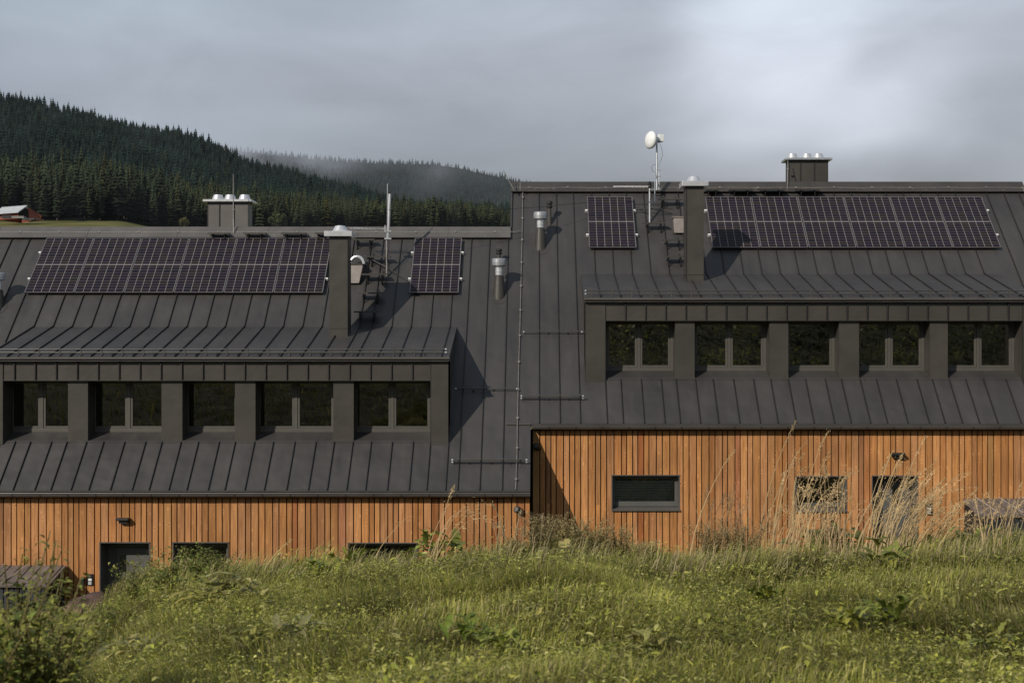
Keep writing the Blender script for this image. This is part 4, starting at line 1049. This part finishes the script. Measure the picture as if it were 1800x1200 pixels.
def grass_cols(x, y, dryp=.07):
    n = len(x); a = fbm(x*.9, y*.9, 60)[:, None]; k = rng.integers(0, 4, n)
    c = np.array(GC)[k]*(.1+1.7*a)*(.6+.8*vnoise(x*2.3, y*2, 63)[:, None])*rng.uniform(.7, 1.3, (n, 1))
    dr = rng.random(n) < dryp*(.3+1.6*fbm(x*.6, y*.6, 66))
    c[dr] = np.array([.42, .35, .19])*rng.uniform(.6, 1.2, (dr.sum(), 1)); return c
def in_view(n, y0, y1, pw=1.0, u0=-.50, u1=.46):
    y = y0+(y1-y0)*rng.random(n)**pw; x = rng.uniform(u0, u1, n)*y; return x, y
VV = []; QQ = []; TT = []; CC = []; voff = 0
def push(r):
    global voff
    V, Q, T, C = r; VV.append(V); QQ.append(Q+voff); TT.append(T+voff); CC.append(C); voff += len(V)
x, y = in_view(330000, 4.0, 14.8, .9)
cl = np.clip(.5+1.5*(fbm(x*1.6, y*1.6, 70)-.5), 0, 1); tall = fbm(x*.5, y*.5, 74)
L = rng.uniform(.07, .22, len(x))*(.45+1.1*cl)*(.8+.5*tall)
az = rng.uniform(0, 6.28, len(x))*.6+fbm(x*.7, y*.7, 77)*6; lean = rng.uniform(.15, 1.0, len(x))
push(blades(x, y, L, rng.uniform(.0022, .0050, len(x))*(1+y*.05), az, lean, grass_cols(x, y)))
# crest and far flank of the bank: longer, drier
x, y = in_view(42000, 11.8, 17.5)
L = rng.uniform(.14, .42, len(x))*(.5+fbm(x*1.2, y, 80)); c = grass_cols(x, y, .35)
push(blades(x, y, L, rng.uniform(.004, .008, len(x)), rng.uniform(-.6, 1.2, len(x)), rng.uniform(.2, .9, len(x)), c))
x = rng.uniform(-16, 16, 22000); y = rng.uniform(16, 22.2, 22000); push(blades(x, y, rng.uniform(.08, .25, 22000), rng.uniform(.008, .014, 22000), rng.uniform(0, 6.28, 22000), rng.uniform(.2, 1, 22000), grass_cols(x, y)))
# hillside behind and beside the viewpoint
n = 60000; x = rng.uniform(-26, 26, n); y = rng.uniform(-34, 14, n); k = (np.abs(x) > .48*np.maximum(y, 0)+.3)|(y < 4.2); k &= (np.hypot(x, y) > 1.6)
x = x[k]; y = y[k]; n = len(x); push(blades(x, y, rng.uniform(.15, .55, n), rng.uniform(.012, .03, n), rng.uniform(0, 6.28, n), rng.uniform(.1, .9, n), grass_cols(x, y)*(1.5*np.where(y < 0, np.clip((vnoise(x*.45, y*.45, 140)-.35)*3.2, .08, 1.3), 1))[:, None]))
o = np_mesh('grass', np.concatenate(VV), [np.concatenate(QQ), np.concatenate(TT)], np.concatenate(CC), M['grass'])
tag(o, 'long olive green meadow grass covering the bank in front of the houses', 'grass', kind='stuff')
# low leafy weeds
LV = []; LT = []; LC = []; loff = 0
def pushl(r):
    global loff
    V, T, C = r; LV.append(V); LT.append(T+loff); LC.append(C); loff += len(V)
def rand_dir(n, el0, el1):
    a = rng.uniform(0, 6.283, n); e = rng.uniform(el0, el1, n)
    return np.stack([np.cos(a)*np.cos(e), np.sin(a)*np.cos(e), np.sin(e)], -1)
def norm_for(d):
    up = np.tile([0, 0, 1.0], (len(d), 1))+rng.normal(0, .35, (len(d), 3)); up -= d*np.sum(up*d, 1)[:, None]; return up/np.linalg.norm(up, axis=1)[:, None]
LG = np.array([(.27,.28,.043), (.18,.205,.032), (.34,.335,.070), (.40,.385,.13)])
def weed_layer(n, y0, y1, thr, hmax, l0, l1, seed, asp=.45):
    x, y = in_view(n, y0, y1, .9); k = fbm(x*1.5, y*1.2, seed)+rng.normal(0, .035, n) > thr; x = x[k]; y = y[k]; n = len(x)
    lift = rng.random(n)**.7*hmax*(.4+fbm(x*2, y*2, seed+3)); P = np.stack([x, y, near_h(x, y)+lift], -1); d = rand_dir(n, -.3, .7)
    L = rng.uniform(l0, l1, n); c = LG[rng.integers(0, 4, n)]*rng.uniform(.65, 1.3, (n, 1))*((.22+.95*np.clip(lift/hmax, 0, 1))*(.6+.8*vnoise(x*1.9, y*1.7, seed+9)))[:, None]  # leaves low in the growth painted darker, occlusion put into their colour
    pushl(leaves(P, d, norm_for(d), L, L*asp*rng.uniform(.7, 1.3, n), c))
weed_layer(150000, 4.0, 14.5, .57, .22, .008, .026, 90, .5)
weed_layer(70000, 4.0, 14.5, .53, .21, .015, .065, 95, .12)
weed_layer(80000, 4.0, 14.3, .55, .22, .014, .046, 99, .42)
weed_layer(22000, 4.0, 14.3, .40, .13, .012, .03, 88, .45)
weed_layer(14000, 4.0, 14.3, .60, .21, .03, .075, 120, .32)
x = rng.uniform(-24, 24, 30000); y = rng.uniform(-34, -3, 30000); d = rand_dir(30000, -.2, .9)  # unseen tall undergrowth behind the viewpoint, added for the window reflections
hh = 2.6*np.clip(fbm(x*.35, y*.35, 104)-.42, 0, 1)*6*rng.random(30000)
P = np.stack([x, y, near_h(x, y)+hh*.45], -1); L = rng.uniform(.08, .3, 30000)
pushl(leaves(P, d, norm_for(d), L, L*.5, LG[rng.integers(0, 4, 30000)]*rng.uniform(.3, 1.4, (30000, 1))*np.clip((vnoise(x*.5, y*.5, 141)-.3)*3, .08, 1.4)[:, None]))
o = np_mesh('weeds_and_undergrowth', np.concatenate(LV), [np.concatenate(LT)], np.concatenate(LC), M['leaf'])
tag(o, 'low green leafy weeds in the meadow grass and unseen undergrowth behind the viewpoint', 'weeds', kind='stuff')

# single plants ------------------------------------------------------
def gp(px, Y, dz=0):
    x = (px-CX)/F*Y; return np.array([x, Y, float(near_h(np.array([x]), np.array([Y]))[0])+dz])
def Yfor(px, py, y0=4.3, y1=14.0):           # distance at which the ground is seen at that height in the photograph
    yy = np.linspace(y0, y1, 200); x = (px-CX)/F*yy; p = 600-near_h(x, yy)/yy*F
    return float(yy[np.argmin(np.abs(p-py))])
def dock(px, py, label, n=10, L0=.22, w=.35, col=(.085,.115,.028), el=(.2, 1.1), lift=.0):
    Y = Yfor(px, py); c = gp(px, Y); t = thing('dock_plant', label, 'plant', c)
    a = rng.uniform(0, 6.28, n); e = rng.uniform(*el, n); Ls = rng.uniform(.5, 1.2, n)*L0; c0 = c.copy()
    V = []; T = []; C = []; o_ = 0; S = 6
    for k in range(n):
        c = c0+np.array([rng.normal(0, L0*.55), rng.normal(0, L0*.4), abs(rng.normal(0, L0*.35))])
        d = np.array([math.cos(a[k]), math.sin(a[k]), 0]); s = np.array([-math.sin(a[k]), math.cos(a[k]), 0]); ph = rng.uniform(0, 6)
        cc = np.array(col)*rng.uniform(.65, 1.5)*(np.array([1.3, 1.15, 1.1]) if rng.random() < .25 else 1)
        for i in range(S+1):
            q_ = i/S; ang = e[k]-q_*1.5; p = c+d*Ls[k]*(q_*math.cos(e[k])*.9+q_*q_*.18)+np.array([0, 0, 1])*(Ls[k]*(math.sin(e[k])*q_-.75*q_*q_*math.cos(e[k])*.6)+.03+lift)
            wd = w*Ls[k]*math.sin(math.pi*min(1, q_*.93+.05))**.8*.5*(1+.30*math.sin(q_*21+ph)); fo = np.array([0, 0, 1])*wd*.35
            V += [p-s*wd+fo*(1+.5*math.sin(q_*13+ph)), p, p+s*wd+fo*(1+.5*math.cos(q_*11+ph))]; C += [cc*.95, cc*1.15, cc]
        for i in range(S):
            b_ = o_+i*3; T += [(b_, b_+1, b_+4, b_+3), (b_+1, b_+2, b_+5, b_+4)]
        o_ += (S+1)*3
    np_mesh('leaves', np.array(V), [np.array(T)], np.array(C), M['leaf'], parent=t, loc=c0)
    return t
docks = [(1440, 985, 'broad leaved dock at the crest in front of the right house window', 14, .42, (.085,.10,.035)),
 (1500, 975, 'large leafy dock at the crest left of the right house door', 16, .45, (.075,.095,.03)),
 (1560, 1010, 'spreading dark dock just below the right house door', 12, .36, (.07,.09,.026)),
 (790, 968, 'tall curling dock leaves below the bent dry stalks', 9, .42, (.085,.11,.03)),
 (745, 985, 'leafy dock left of the curling dock below the left house wall', 9, .34, (.08,.11,.03)),
 (1020, 985, 'bright green dock under the brown weeds at the step', 12, .36, (.10,.14,.03)),
 (985, 1000, 'pale green dock leaves left of the bright green dock', 8, .3, (.14,.16,.06)),
 (420, 1070, 'big pale heart shaped leaves on the left part of the bank', 12, .30, (.15,.165,.06)),
 (370, 1085, 'cluster of broad leaves right of the boulder', 12, .28, (.12,.14,.045)),
 (300, 1060, 'dark leafed weed cluster below the left house window', 12, .30, (.06,.085,.02)),
 (560, 1030, 'dark serrated leaves in mid bank below the low window', 12, .28, (.065,.095,.02)),
 (620, 1010, 'spreading green weed below the low window of the left house', 12, .28, (.08,.11,.025)),
 (820, 1150, 'dark weed clump at the bottom middle of the picture', 12, .20, (.05,.08,.015)),
 (880, 1170, 'leafy clump right of the dark bottom weed clump', 12, .18, (.09,.12,.03)),
 (1560, 1120, 'dark dock clump in the lower right of the bank', 14, .24, (.055,.08,.018)),
 (1500, 1130, 'arching dock leaves left of the dark clump', 12, .24, (.09,.115,.03)),
 (1640, 1110, 'long narrow arching leaves in the lower right', 14, .26, (.10,.115,.035)),
 (1710, 980, 'bushy green weed on the crest before the right bin shelter', 14, .34, (.075,.105,.026)),
 (1650, 985, 'green weed cushion on the crest right of the right door', 12, .32, (.08,.105,.03)),
 (510, 1150, 'grey green broad leaves at the bottom left of the middle', 10, .22, (.13,.15,.07)),
 (440, 1165, 'low rosette of broad leaves near the bottom left', 10, .20, (.10,.125,.04)),
 (940, 1120, 'yellow green upright leaves in the middle foreground', 5, .16, (.24,.25,.05)),
 (1130, 1165, 'broad pale leaves low in the middle right foreground', 9, .18, (.12,.14,.05)),
 (1740, 1170, 'leaf rosette in the bottom right corner', 10, .18, (.095,.12,.035)),
 (1340, 1080, 'dark green weed patch below the dry stalks', 12, .20, (.065,.09,.02)),
 (230, 1180, 'grey green leaves at the bottom beside the nettles', 10, .20, (.11,.14,.06))]
for px, py, lb, n, L0, col in docks: dock(px, py, lb, int(n*2.6), L0*.62, .34 if 'narrow' not in lb else .12, (min(col[0]*2.1, .22), min(col[1]*1.8, .215), col[2]*1.35), lift=.07)

def branchy(px, Y, h, label, name, col, n_st=9, leaf=.05, spread=.5, nleaf=14, cat='plant', stemcol=(.12,.10,.04), asp=.45, tips=None, lean=.0, dz=0):
    c = gp(px, Y, dz); t = thing(name, label, cat, c)
    P = []; D = []; Ls = []; Cs = []; sv = []; sq = []; sc = []; so = 0; tipP = []
    for k in range(n_st):
        a = rng.uniform(0, 6.28); hh = h*rng.uniform(.55, 1.05); r = rng.uniform(.1, 1)*spread
        pts = []
        for i in range(8):
            q_ = i/7; pts.append(c+np.array([math.cos(a)*r*h*q_**1.4+lean*h*q_*q_, math.sin(a)*r*h*q_**1.4*.6, hh*q_*(1-.12*q_*r)])+rng.normal(0, .012*h, 3)*(i > 0))
        pts = np.array(pts); w = .006*h/.5
        for i in range(8):
            ww = w*(1-.75*i/7); sv += [pts[i]+[-ww, 0, 0], pts[i]+[ww, 0, 0]]; sc += [stemcol, stemcol]
        for i in range(7): b_ = so+i*2; sq.append((b_, b_+1, b_+3, b_+2))
        so += 16; tipP.append(pts[-1])
        for j in range(nleaf):
            q_ = rng.uniform(.15, 1.0); ii = min(6, int(q_*7)); p = pts[ii]+(pts[ii+1]-pts[ii])*(q_*7-ii)
            br = rng.normal(0, 1, 3); br /= np.linalg.norm(br); p = p+br*abs(rng.normal(0, leaf*.9))
            P.append(p); e = rng.uniform(-.3, .8); aa = rng.uniform(0, 6.28); D.append([math.cos(aa)*math.cos(e), math.sin(aa)*math.cos(e), math.sin(e)])
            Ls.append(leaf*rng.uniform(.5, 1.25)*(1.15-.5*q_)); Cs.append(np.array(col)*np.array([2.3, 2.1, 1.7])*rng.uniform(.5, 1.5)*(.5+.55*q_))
    np_mesh('stems', np.array(sv), [np.array(sq)], np.array(sc), M['dry'], parent=t, loc=c)
    P = np.array(P); D = np.array(D); Ls = np.array(Ls); V, T, C = leaves(P, D, norm_for(D), Ls, Ls*asp, np.array(Cs))
    np_mesh('leaves', V, [T], C, M['leaf'], parent=t, loc=c)
    if tips is not None:
        n = 12
        for p in tipP:
            V = []; C = []
            q3 = rng.normal(0, .03, (n, 3))*[1.2, 1.2, .6]+p
            for z_ in q3: V += [z_+rng.normal(0, .009, 3) for _ in range(4)]; C += [np.array(tips)*rng.uniform(.7, 1.2)]*4
            np_mesh('flower_head', np.array(V), [np.arange(len(V)).reshape(-1, 4)], np.array(C), M['leaf'], parent=t, loc=c)
    return t
# nettle-like growth in the bottom left corner
branchy(22, 5.6, .92, 'tall leafy nettle at the left edge in front of the bin shelter', 'nettle', (.10,.115,.030), 30, .06, .42, 46)
branchy(66, 5.2, .66, 'nettle clump in the bottom left corner, right of the tall nettle', 'nettle', (.105,.12,.030), 30, .058, .5, 40)
branchy(-25, 5.0, .74, 'nettle clump cut by the bottom left picture edge', 'nettle', (.06,.085,.02), 10, .065, .5, 28)
branchy(88, 6.0, .78, 'slender nettle whose tip curls right over the bin shelter', 'nettle', (.095,.115,.032), 14, .05, .35, 40, lean=.12)
branchy(135, 7.5, .28, 'low weed bush at the foot of the boulder', 'weed_bush', (.06,.08,.02), 20, .03, .8, 50)
# weeds left of centre in front of the door
branchy(238, 11.2, .50, 'bushy weed with yellowish flower heads in front of the left door', 'flowering_weed', (.085,.11,.03), 18, .045, .5, 34, tips=(.26,.25,.07), dz=-.05)
branchy(290, 11.0, .44, 'smaller yellow headed weed right of the left door', 'flowering_weed', (.10,.125,.035), 14, .045, .5, 30, tips=(.24,.24,.08))
branchy(195, 10.5, .38, 'green weed bush below the yellow headed weed', 'weed_bush', (.075,.10,.026), 16, .04, .6, 34)
branchy(345, 12.2, .42, 'tall leafy weed in front of the middle window of the left house', 'weed_bush', (.06,.085,.02), 14, .05, .6, 30)
branchy(385, 12.2, .38, 'dark weed at the right edge of the middle left window', 'weed_bush', (.055,.075,.02), 12, .05, .6, 28)
branchy(450, 12.6, .22, 'short olive weed on the crest below the plain timber', 'weed_bush', (.09,.10,.035), 12, .035, .8, 28)
branchy(560, 12.8, .26, 'greyish weed on the crest left of the low window', 'weed_bush', (.09,.09,.045), 12, .035, .8, 28)
branchy(680, 12.9, .24, 'thin weed in front of the low window', 'weed_bush', (.085,.085,.045), 12, .03, .8, 28)
# brown seeded weeds around the step between the houses
br = (.165, .15, .085)
for i, (px, Y, h, lb) in enumerate([(955, 13.2, .50, 'brown seeded weed in the shade at the step between the houses'), (1000, 13.1, .46, 'wide brown seeded weed right of the step'),
        (1045, 13.2, .50, 'brown weed left of the blind covered window'), (1090, 13.2, .42, 'brown green weed under the left edge of the blind covered window'),
        (1135, 13.0, .28, 'low olive weed under the blind covered window'), (1250, 13.2, .46, 'feathery brown weed between the blind covered window and the dry stalks'),
        (1300, 13.2, .52, 'taller feathery brown weed left of the dry stalks'), (900, 13.0, .26, 'low brown weed on the crest left of the step')]):
    branchy(px, Y, h, lb, 'seeded_weed', br, 36, .026, .75, 170, stemcol=(.16,.11,.06), asp=.42)
branchy(1665, 13.1, .42, 'fluffy green weed right of the dry stalks', 'weed_bush', (.075,.10,.03), 22, .028, .5, 50, asp=.3)
branchy(1705, 13.1, .34, 'green weed under the right bin shelter', 'weed_bush', (.085,.10,.035), 18, .03, .6, 44)
branchy(1770, 13.0, .34, 'green weed at the right edge of the crest', 'weed_bush', (.075,.10,.03), 18, .035, .6, 40)
branchy(1468, 13.3, .62, 'pale pinkish fluffy seed plant before the right house window', 'seeded_weed', (.28,.20,.17), 9, .03, .4, 26, stemcol=(.3,.2,.12), asp=.35)

# tall dry grass
def dry_tuft(label, stalks, Y, seed, hc=(.50,.37,.20), w=.0056):
    """stalks: (base px, base py, tip px, tip py, kind)"""
    qq = np.random.default_rng(seed); c = gp(stalks[0][0], Y); t = thing('dry_grass_tuft', label, 'dry grass', c, 'tufts of tall dry grass')
    for bpx, tpx, tpy, kind in stalks:
        SV = []; SQ = []; SCc = []; HV = []; HC = []; so = 0
        yy = Y+qq.uniform(-.4, .4); b0 = gp(bpx, yy); tip = np.array(at(tpx, tpy, yy+qq.uniform(-.2, .2)))
        n = 12; col = np.array(hc)*qq.uniform(.65, 1.25); pts = []
        for i in range(n):
            q_ = i/(n-1); p = b0+(tip-b0)*q_; bend = (tip[0]-b0[0])
            p[0] = b0[0]+bend*(q_**1.6); p[2] = b0[2]+(tip[2]-b0[2])*(1-(1-q_)**1.12)
            if kind == 2 and q_ > .7: p[0] += (q_-.7)*.45; p[2] -= (q_-.7)**2*1.6
            pts.append(p)
        ww = w*qq.uniform(.7, 1.2)
        for i, p in enumerate(pts):
            a = ww*(1-.6*i/(n-1)); SV += [p-[a/1, 0, 0], p+[a/1, 0, 0]]; SCc += [col, col]
        for i in range(n-1): b_ = so+2*i; SQ.append((b_, b_+1, b_+3, b_+2))
        so += 2*n
        # seed head: narrow spike or loose panicle
        m = 46 if kind else 12; hl = .16 if kind < 2 else .22
        for j in range(m):
            q_ = 1-qq.random()*(.18 if kind == 1 else .26); ii = min(n-2, int(q_*(n-1))); p = pts[ii]+(pts[ii+1]-pts[ii])*(q_*(n-1)-ii)
            out = .008 if kind == 1 else .022; o_ = qq.normal(0, out, 3); p = p+o_; dr = (pts[-1]-pts[-2]); dr = dr/(np.linalg.norm(dr)+1e-9)+qq.normal(0, .35, 3); L_ = qq.uniform(.012, .028); s = qq.normal(0, 1, 3); s = s/np.linalg.norm(s)*.0035
            HV += [p, p+dr*L_*.5+s, p+dr*L_, p+dr*L_*.5-s]; HC += [col*1.15*qq.uniform(.8, 1.2)]*4
        nS = len(SV)
        np_mesh('stalk', np.array(SV+HV), [np.array(SQ), nS+np.arange(len(HV)).reshape(-1, 4)], np.array(SCc+HC), M['dry'], parent=t, loc=c)
qq = np.random.default_rng(99)
def fan(p0, p1, n, l0, l1, lean0, lean1, ybase=965):
    out = []
    for _ in range(n):
        b_ = qq.uniform(p0, p1); L_ = qq.uniform(l0, l1); le = qq.uniform(lean0, lean1); out.append((b_, b_+L_*math.sin(le), ybase-L_*math.cos(le), int(qq.integers(0, 3))))
    return out
dry_tuft('tall dry stalks left of the right house window, two tips reaching the gutter', [(1330, 1399, 742, 1), (1395, 1456, 757, 1), (1335, 1420, 772, 0), (1210, 1292, 790, 1)]+fan(1330, 1420, 30, 60, 190, -.05, .6), 13.3, 1)
dry_tuft('dry stalks hanging in front of the right house window', fan(1390, 1500, 44, 60, 165, -.35, .7), 13.2, 2)
dry_tuft('dense sheaf of golden stalks leaning right across the right door', [(1560, 1628, 767, 1), (1530, 1585, 800, 1)]+fan(1500, 1590, 62, 90, 185, .15, .75), 13.2, 3)
dry_tuft('golden stalks right of the door leaning far to the right', [(1600, 1703, 832, 1), (1610, 1718, 872, 0)]+fan(1570, 1650, 46, 60, 140, .3, .95), 13.3, 4)
dry_tuft('sparse dry stalks in front of the right bin shelter', [(1770, 1795, 850, 1), (1765, 1778, 862, 0), (1745, 1785, 880, 1)]+fan(1690, 1790, 26, 30, 90, -.3, .5, 955), 13.2, 5)
dry_tuft('arching dry stalks in front of the left house gutter', [(762, 838, 862, 2), (758, 822, 872, 2), (765, 798, 853, 1), (770, 850, 890, 2), (756, 812, 880, 2), (760, 828, 900, 1), (748, 790, 885, 0), (752, 800, 905, 2)], 12.9, 6)
dry_tuft('lone dry stalks on the crest left of the low window', [(455, 512, 948, 1), (400, 430, 965, 0), (650, 722, 905, 0), (480, 495, 975, 0)], 12.8, 7)
dry_tuft('thin brown stalks between the blind covered window and the tall dry stalks', fan(1225, 1335, 34, 40, 120, -.25, .4, 965), 13.3, 8, hc=(.27,.18,.10))
dry_tuft('straw coloured stalks at the step between the houses', fan(860, 960, 16, 30, 90, -.5, .6, 960), 13.0, 9, hc=(.3,.25,.15))

# flowers
def clover(px, py, label, yellow=False):
    Y = Yfor(px, py+14); c = gp(px-3, Y); p = np.array(at(px, py, Y-.05)); t = thing('clover_flower' if not yellow else 'yellow_flower', label, 'flower', c)
    b = MB(); mid = (c+p)/2+np.array([-.015, 0, .01]); b.tube([c-np.array([0, 0, .02]), mid, p], .0022, 6); b.cc = None; b.build('stem', M['stem'], t)
    b = MB(); r = .011*Y/7
    if yellow:
        for k in range(14):
            a_ = 6.283*k/14; d = Vector((math.cos(a_)*.9, -.35, math.sin(a_)*.6)).normalized(); s = Vector((-math.sin(a_), 0, math.cos(a_)))
            q0 = Vector(p); b.add([q0, q0+d*r*.8+s*r*.25, q0+d*r*1.6, q0+d*r*.8-s*r*.25], [(0,1,2,3)])
        b.lathe(Vector(p)+Vector((0,.0,0)), [(.2*r,-.2*r), (.6*r,0), (.3*r,.3*r)], 12, axis=(0,-1,.4))
    else:
        for k in range(70):
            d = Vector((random.gauss(0,1), random.gauss(0,1), random.gauss(0,1))).normalized(); d.z = abs(d.z)*1.0-.3; s = d.cross(Vector((.3,.5,.8))).normalized()*r*.16
            q0 = Vector(p)+d*r*.25; b.add([q0-s, q0+s, q0+d*r*.95+s*.5, q0+d*r*.95-s*.5], [(0,1,2,3)])
    b.build('petals', M['yellow'] if yellow else M['petal'], t)
M['stem'] = pmat('green_stem', (.10,.12,.04), .6)
clover(528, 1056, 'pink clover flower on a long stem left of the middle of the bank')
clover(957, 1067, 'deep pink clover flower in the middle of the bank')
clover(1667, 1018, 'magenta clover flower on the right of the bank')
clover(1054, 1195, 'small yellow flower at the bottom edge', True)

# ------------------------------------------------------------------ light, sky, camera
TR = Vector((.45, .565, -.43)).normalized()
sun = bpy.data.lights.new('sun', 'SUN'); sun.energy = 3.9; sun.angle = math.radians(.55); sun.color = (1.0, .91, .79)
so_ = bpy.data.objects.new('sun', sun); COL.objects.link(so_); so_.rotation_euler = TR.to_track_quat('-Z', 'Y').to_euler(); so_.location = (-20, -20, 30)
el = math.asin(-TR.z); azs = math.atan2(-TR.x, -TR.y)      # direction towards the sun, clockwise from +y
W = bpy.data.worlds.new('World'); SC.world = W; W.use_nodes = True; nt = W.node_tree; nt.nodes.clear(); L = nt.links.new
wo = N(nt, 'ShaderNodeOutputWorld'); tc = N(nt, 'ShaderNodeTexCoord')
sky = N(nt, 'ShaderNodeTexSky'); sky.sky_type = 'NISHITA'; sky.sun_disc = False; sky.sun_elevation = el; sky.sun_rotation = azs; sky.dust_density = 2.0
bg1 = N(nt, 'ShaderNodeBackground'); bg1.inputs['Strength'].default_value = .09; L(sky.outputs[0], bg1.inputs['Color'])
vec = tc.outputs['Generated']; sp = N(nt, 'ShaderNodeSeparateXYZ'); L(vec, sp.inputs[0])
# cloud deck: grey by elevation, soft large patches, one bright break on the right
er = ramp(nt, [(0, (.33,.345,.375)), (.12, (.345,.36,.395)), (.155, (.385,.41,.455)), (.20, (.44,.465,.52)), (.26, (.44,.485,.55)), (.6, (.30,.35,.42))])
L(sp.outputs[2], er.inputs['Fac'])
mp = N(nt, 'ShaderNodeMapping'); mp.inputs['Scale'].default_value = (1, 1, 2.6); L(vec, mp.inputs['Vector'])
n1 = N(nt, 'ShaderNodeTexNoise'); n1.inputs['Scale'].default_value = 2.6; n1.inputs['Detail'].default_value = 3.0; n1.inputs['Roughness'].default_value = .42; n1.inputs['Distortion'].default_value = .3; L(mp.outputs[0], n1.inputs['Vector'])
mr = N(nt, 'ShaderNodeMapRange'); mr.inputs['From Min'].default_value = .3; mr.inputs['From Max'].default_value = .7; mr.inputs['To Min'].default_value = .80; mr.inputs['To Max'].default_value = 1.20; L(n1.outputs['Fac'], mr.inputs['Value'])
def patch(px, py, lo, hi, amt):
    d = Vector((float(U(px)), 1, (600-py)/F)).normalized()
    dp = N(nt, 'ShaderNodeVectorMath', operation='DISTANCE'); L(vec, dp.inputs[0]); dp.inputs[1].default_value = d
    nd = N(nt, 'ShaderNodeMath', operation='MULTIPLY_ADD'); L(n1.outputs['Fac'], nd.inputs[0]); nd.inputs[1].default_value = -.25; L(dp.outputs['Value'], nd.inputs[2])
    m_ = N(nt, 'ShaderNodeMapRange', interpolation_type='SMOOTHERSTEP'); m_.inputs['From Min'].default_value = lo-.125; m_.inputs['From Max'].default_value = hi-.125; m_.inputs['To Min'].default_value = amt; m_.inputs['To Max'].default_value = 0
    L(nd.outputs[0], m_.inputs['Value']); return m_.outputs[0]
acc = mr.outputs[0]
for a_ in ((1430, 140, .0, .15, .62), (1330, 250, .0, .13, .14), (1780, 60, .0, .2, .10), (700, 180, .0, .2, -.10), (1250, 20, .0, .12, -.12), (1650, 290, .0, .07, -.10), (850, 60, 0, .2, .06)):
    s = N(nt, 'ShaderNodeMath', operation='ADD'); L(acc, s.inputs[0]); L(patch(*a_), s.inputs[1]); acc = s.outputs[0]
n5 = N(nt, 'ShaderNodeTexNoise'); n5.inputs['Scale'].default_value = 7.5; n5.inputs['Detail'].default_value = 7; n5.inputs['Roughness'].default_value = .55; n5.inputs['Distortion'].default_value = .4; L(mp.outputs[0], n5.inputs['Vector'])
m5 = N(nt, 'ShaderNodeMapRange'); m5.inputs['From Min'].default_value = .3; m5.inputs['From Max'].default_value = .7; m5.inputs['To Min'].default_value = .91; m5.inputs['To Max'].default_value = 1.09; L(n5.outputs['Fac'], m5.inputs['Value'])
s5 = N(nt, 'ShaderNodeMath', operation='MULTIPLY'); L(acc, s5.inputs[0]); L(m5.outputs[0], s5.inputs[1]); acc = s5.outputs[0]
vs_ = N(nt, 'ShaderNodeVectorMath', operation='SCALE'); L(er.outputs['Color'], vs_.inputs[0]); L(acc, vs_.inputs['Scale'])
# bluer towards the left
bl = N(nt, 'ShaderNodeMapRange'); bl.inputs['From Min'].default_value = -.45; bl.inputs['From Max'].default_value = .1; bl.inputs['To Min'].default_value = 1; bl.inputs['To Max'].default_value = 0; L(sp.outputs[0], bl.inputs['Value'])
mxb = N(nt, 'ShaderNodeMix', data_type='RGBA'); mxb.blend_type = 'MULTIPLY'; L(bl.outputs[0], mxb.inputs[0]); L(vs_.outputs[0], mxb.inputs[6]); mxb.inputs[7].default_value = (.93,.985,1.015,1)
bg2 = N(nt, 'ShaderNodeBackground'); bg2.inputs['Strength'].default_value = 1.0; L(mxb.outputs[2], bg2.inputs['Color'])
mx = N(nt, 'ShaderNodeMixShader'); mx.inputs[0].default_value = .93; L(bg1.outputs[0], mx.inputs[1]); L(bg2.outputs[0], mx.inputs[2]); L(mx.outputs[0], wo.inputs[0])

cam = bpy.data.cameras.new('camera'); co = bpy.data.objects.new('camera', cam); COL.objects.link(co)
co.location = (0, 0, 0); co.rotation_euler = (math.radians(90), 0, 0)
cam.sensor_width = 36; cam.lens = F/1800*36; cam.shift_x = (900-CX)/1800; cam.clip_end = 20000; cam.clip_start = .1
cam.dof.use_dof = True; cam.dof.focus_distance = 25.5; cam.dof.aperture_fstop = 5.0
SC.camera = co
SC.view_settings.view_transform = 'Standard'; SC.view_settings.look = 'None'; SC.view_settings.exposure = 0
SC.cycles.max_bounces = 6; SC.cycles.transparent_max_bounces = 12; SC.cycles.use_denoising = True
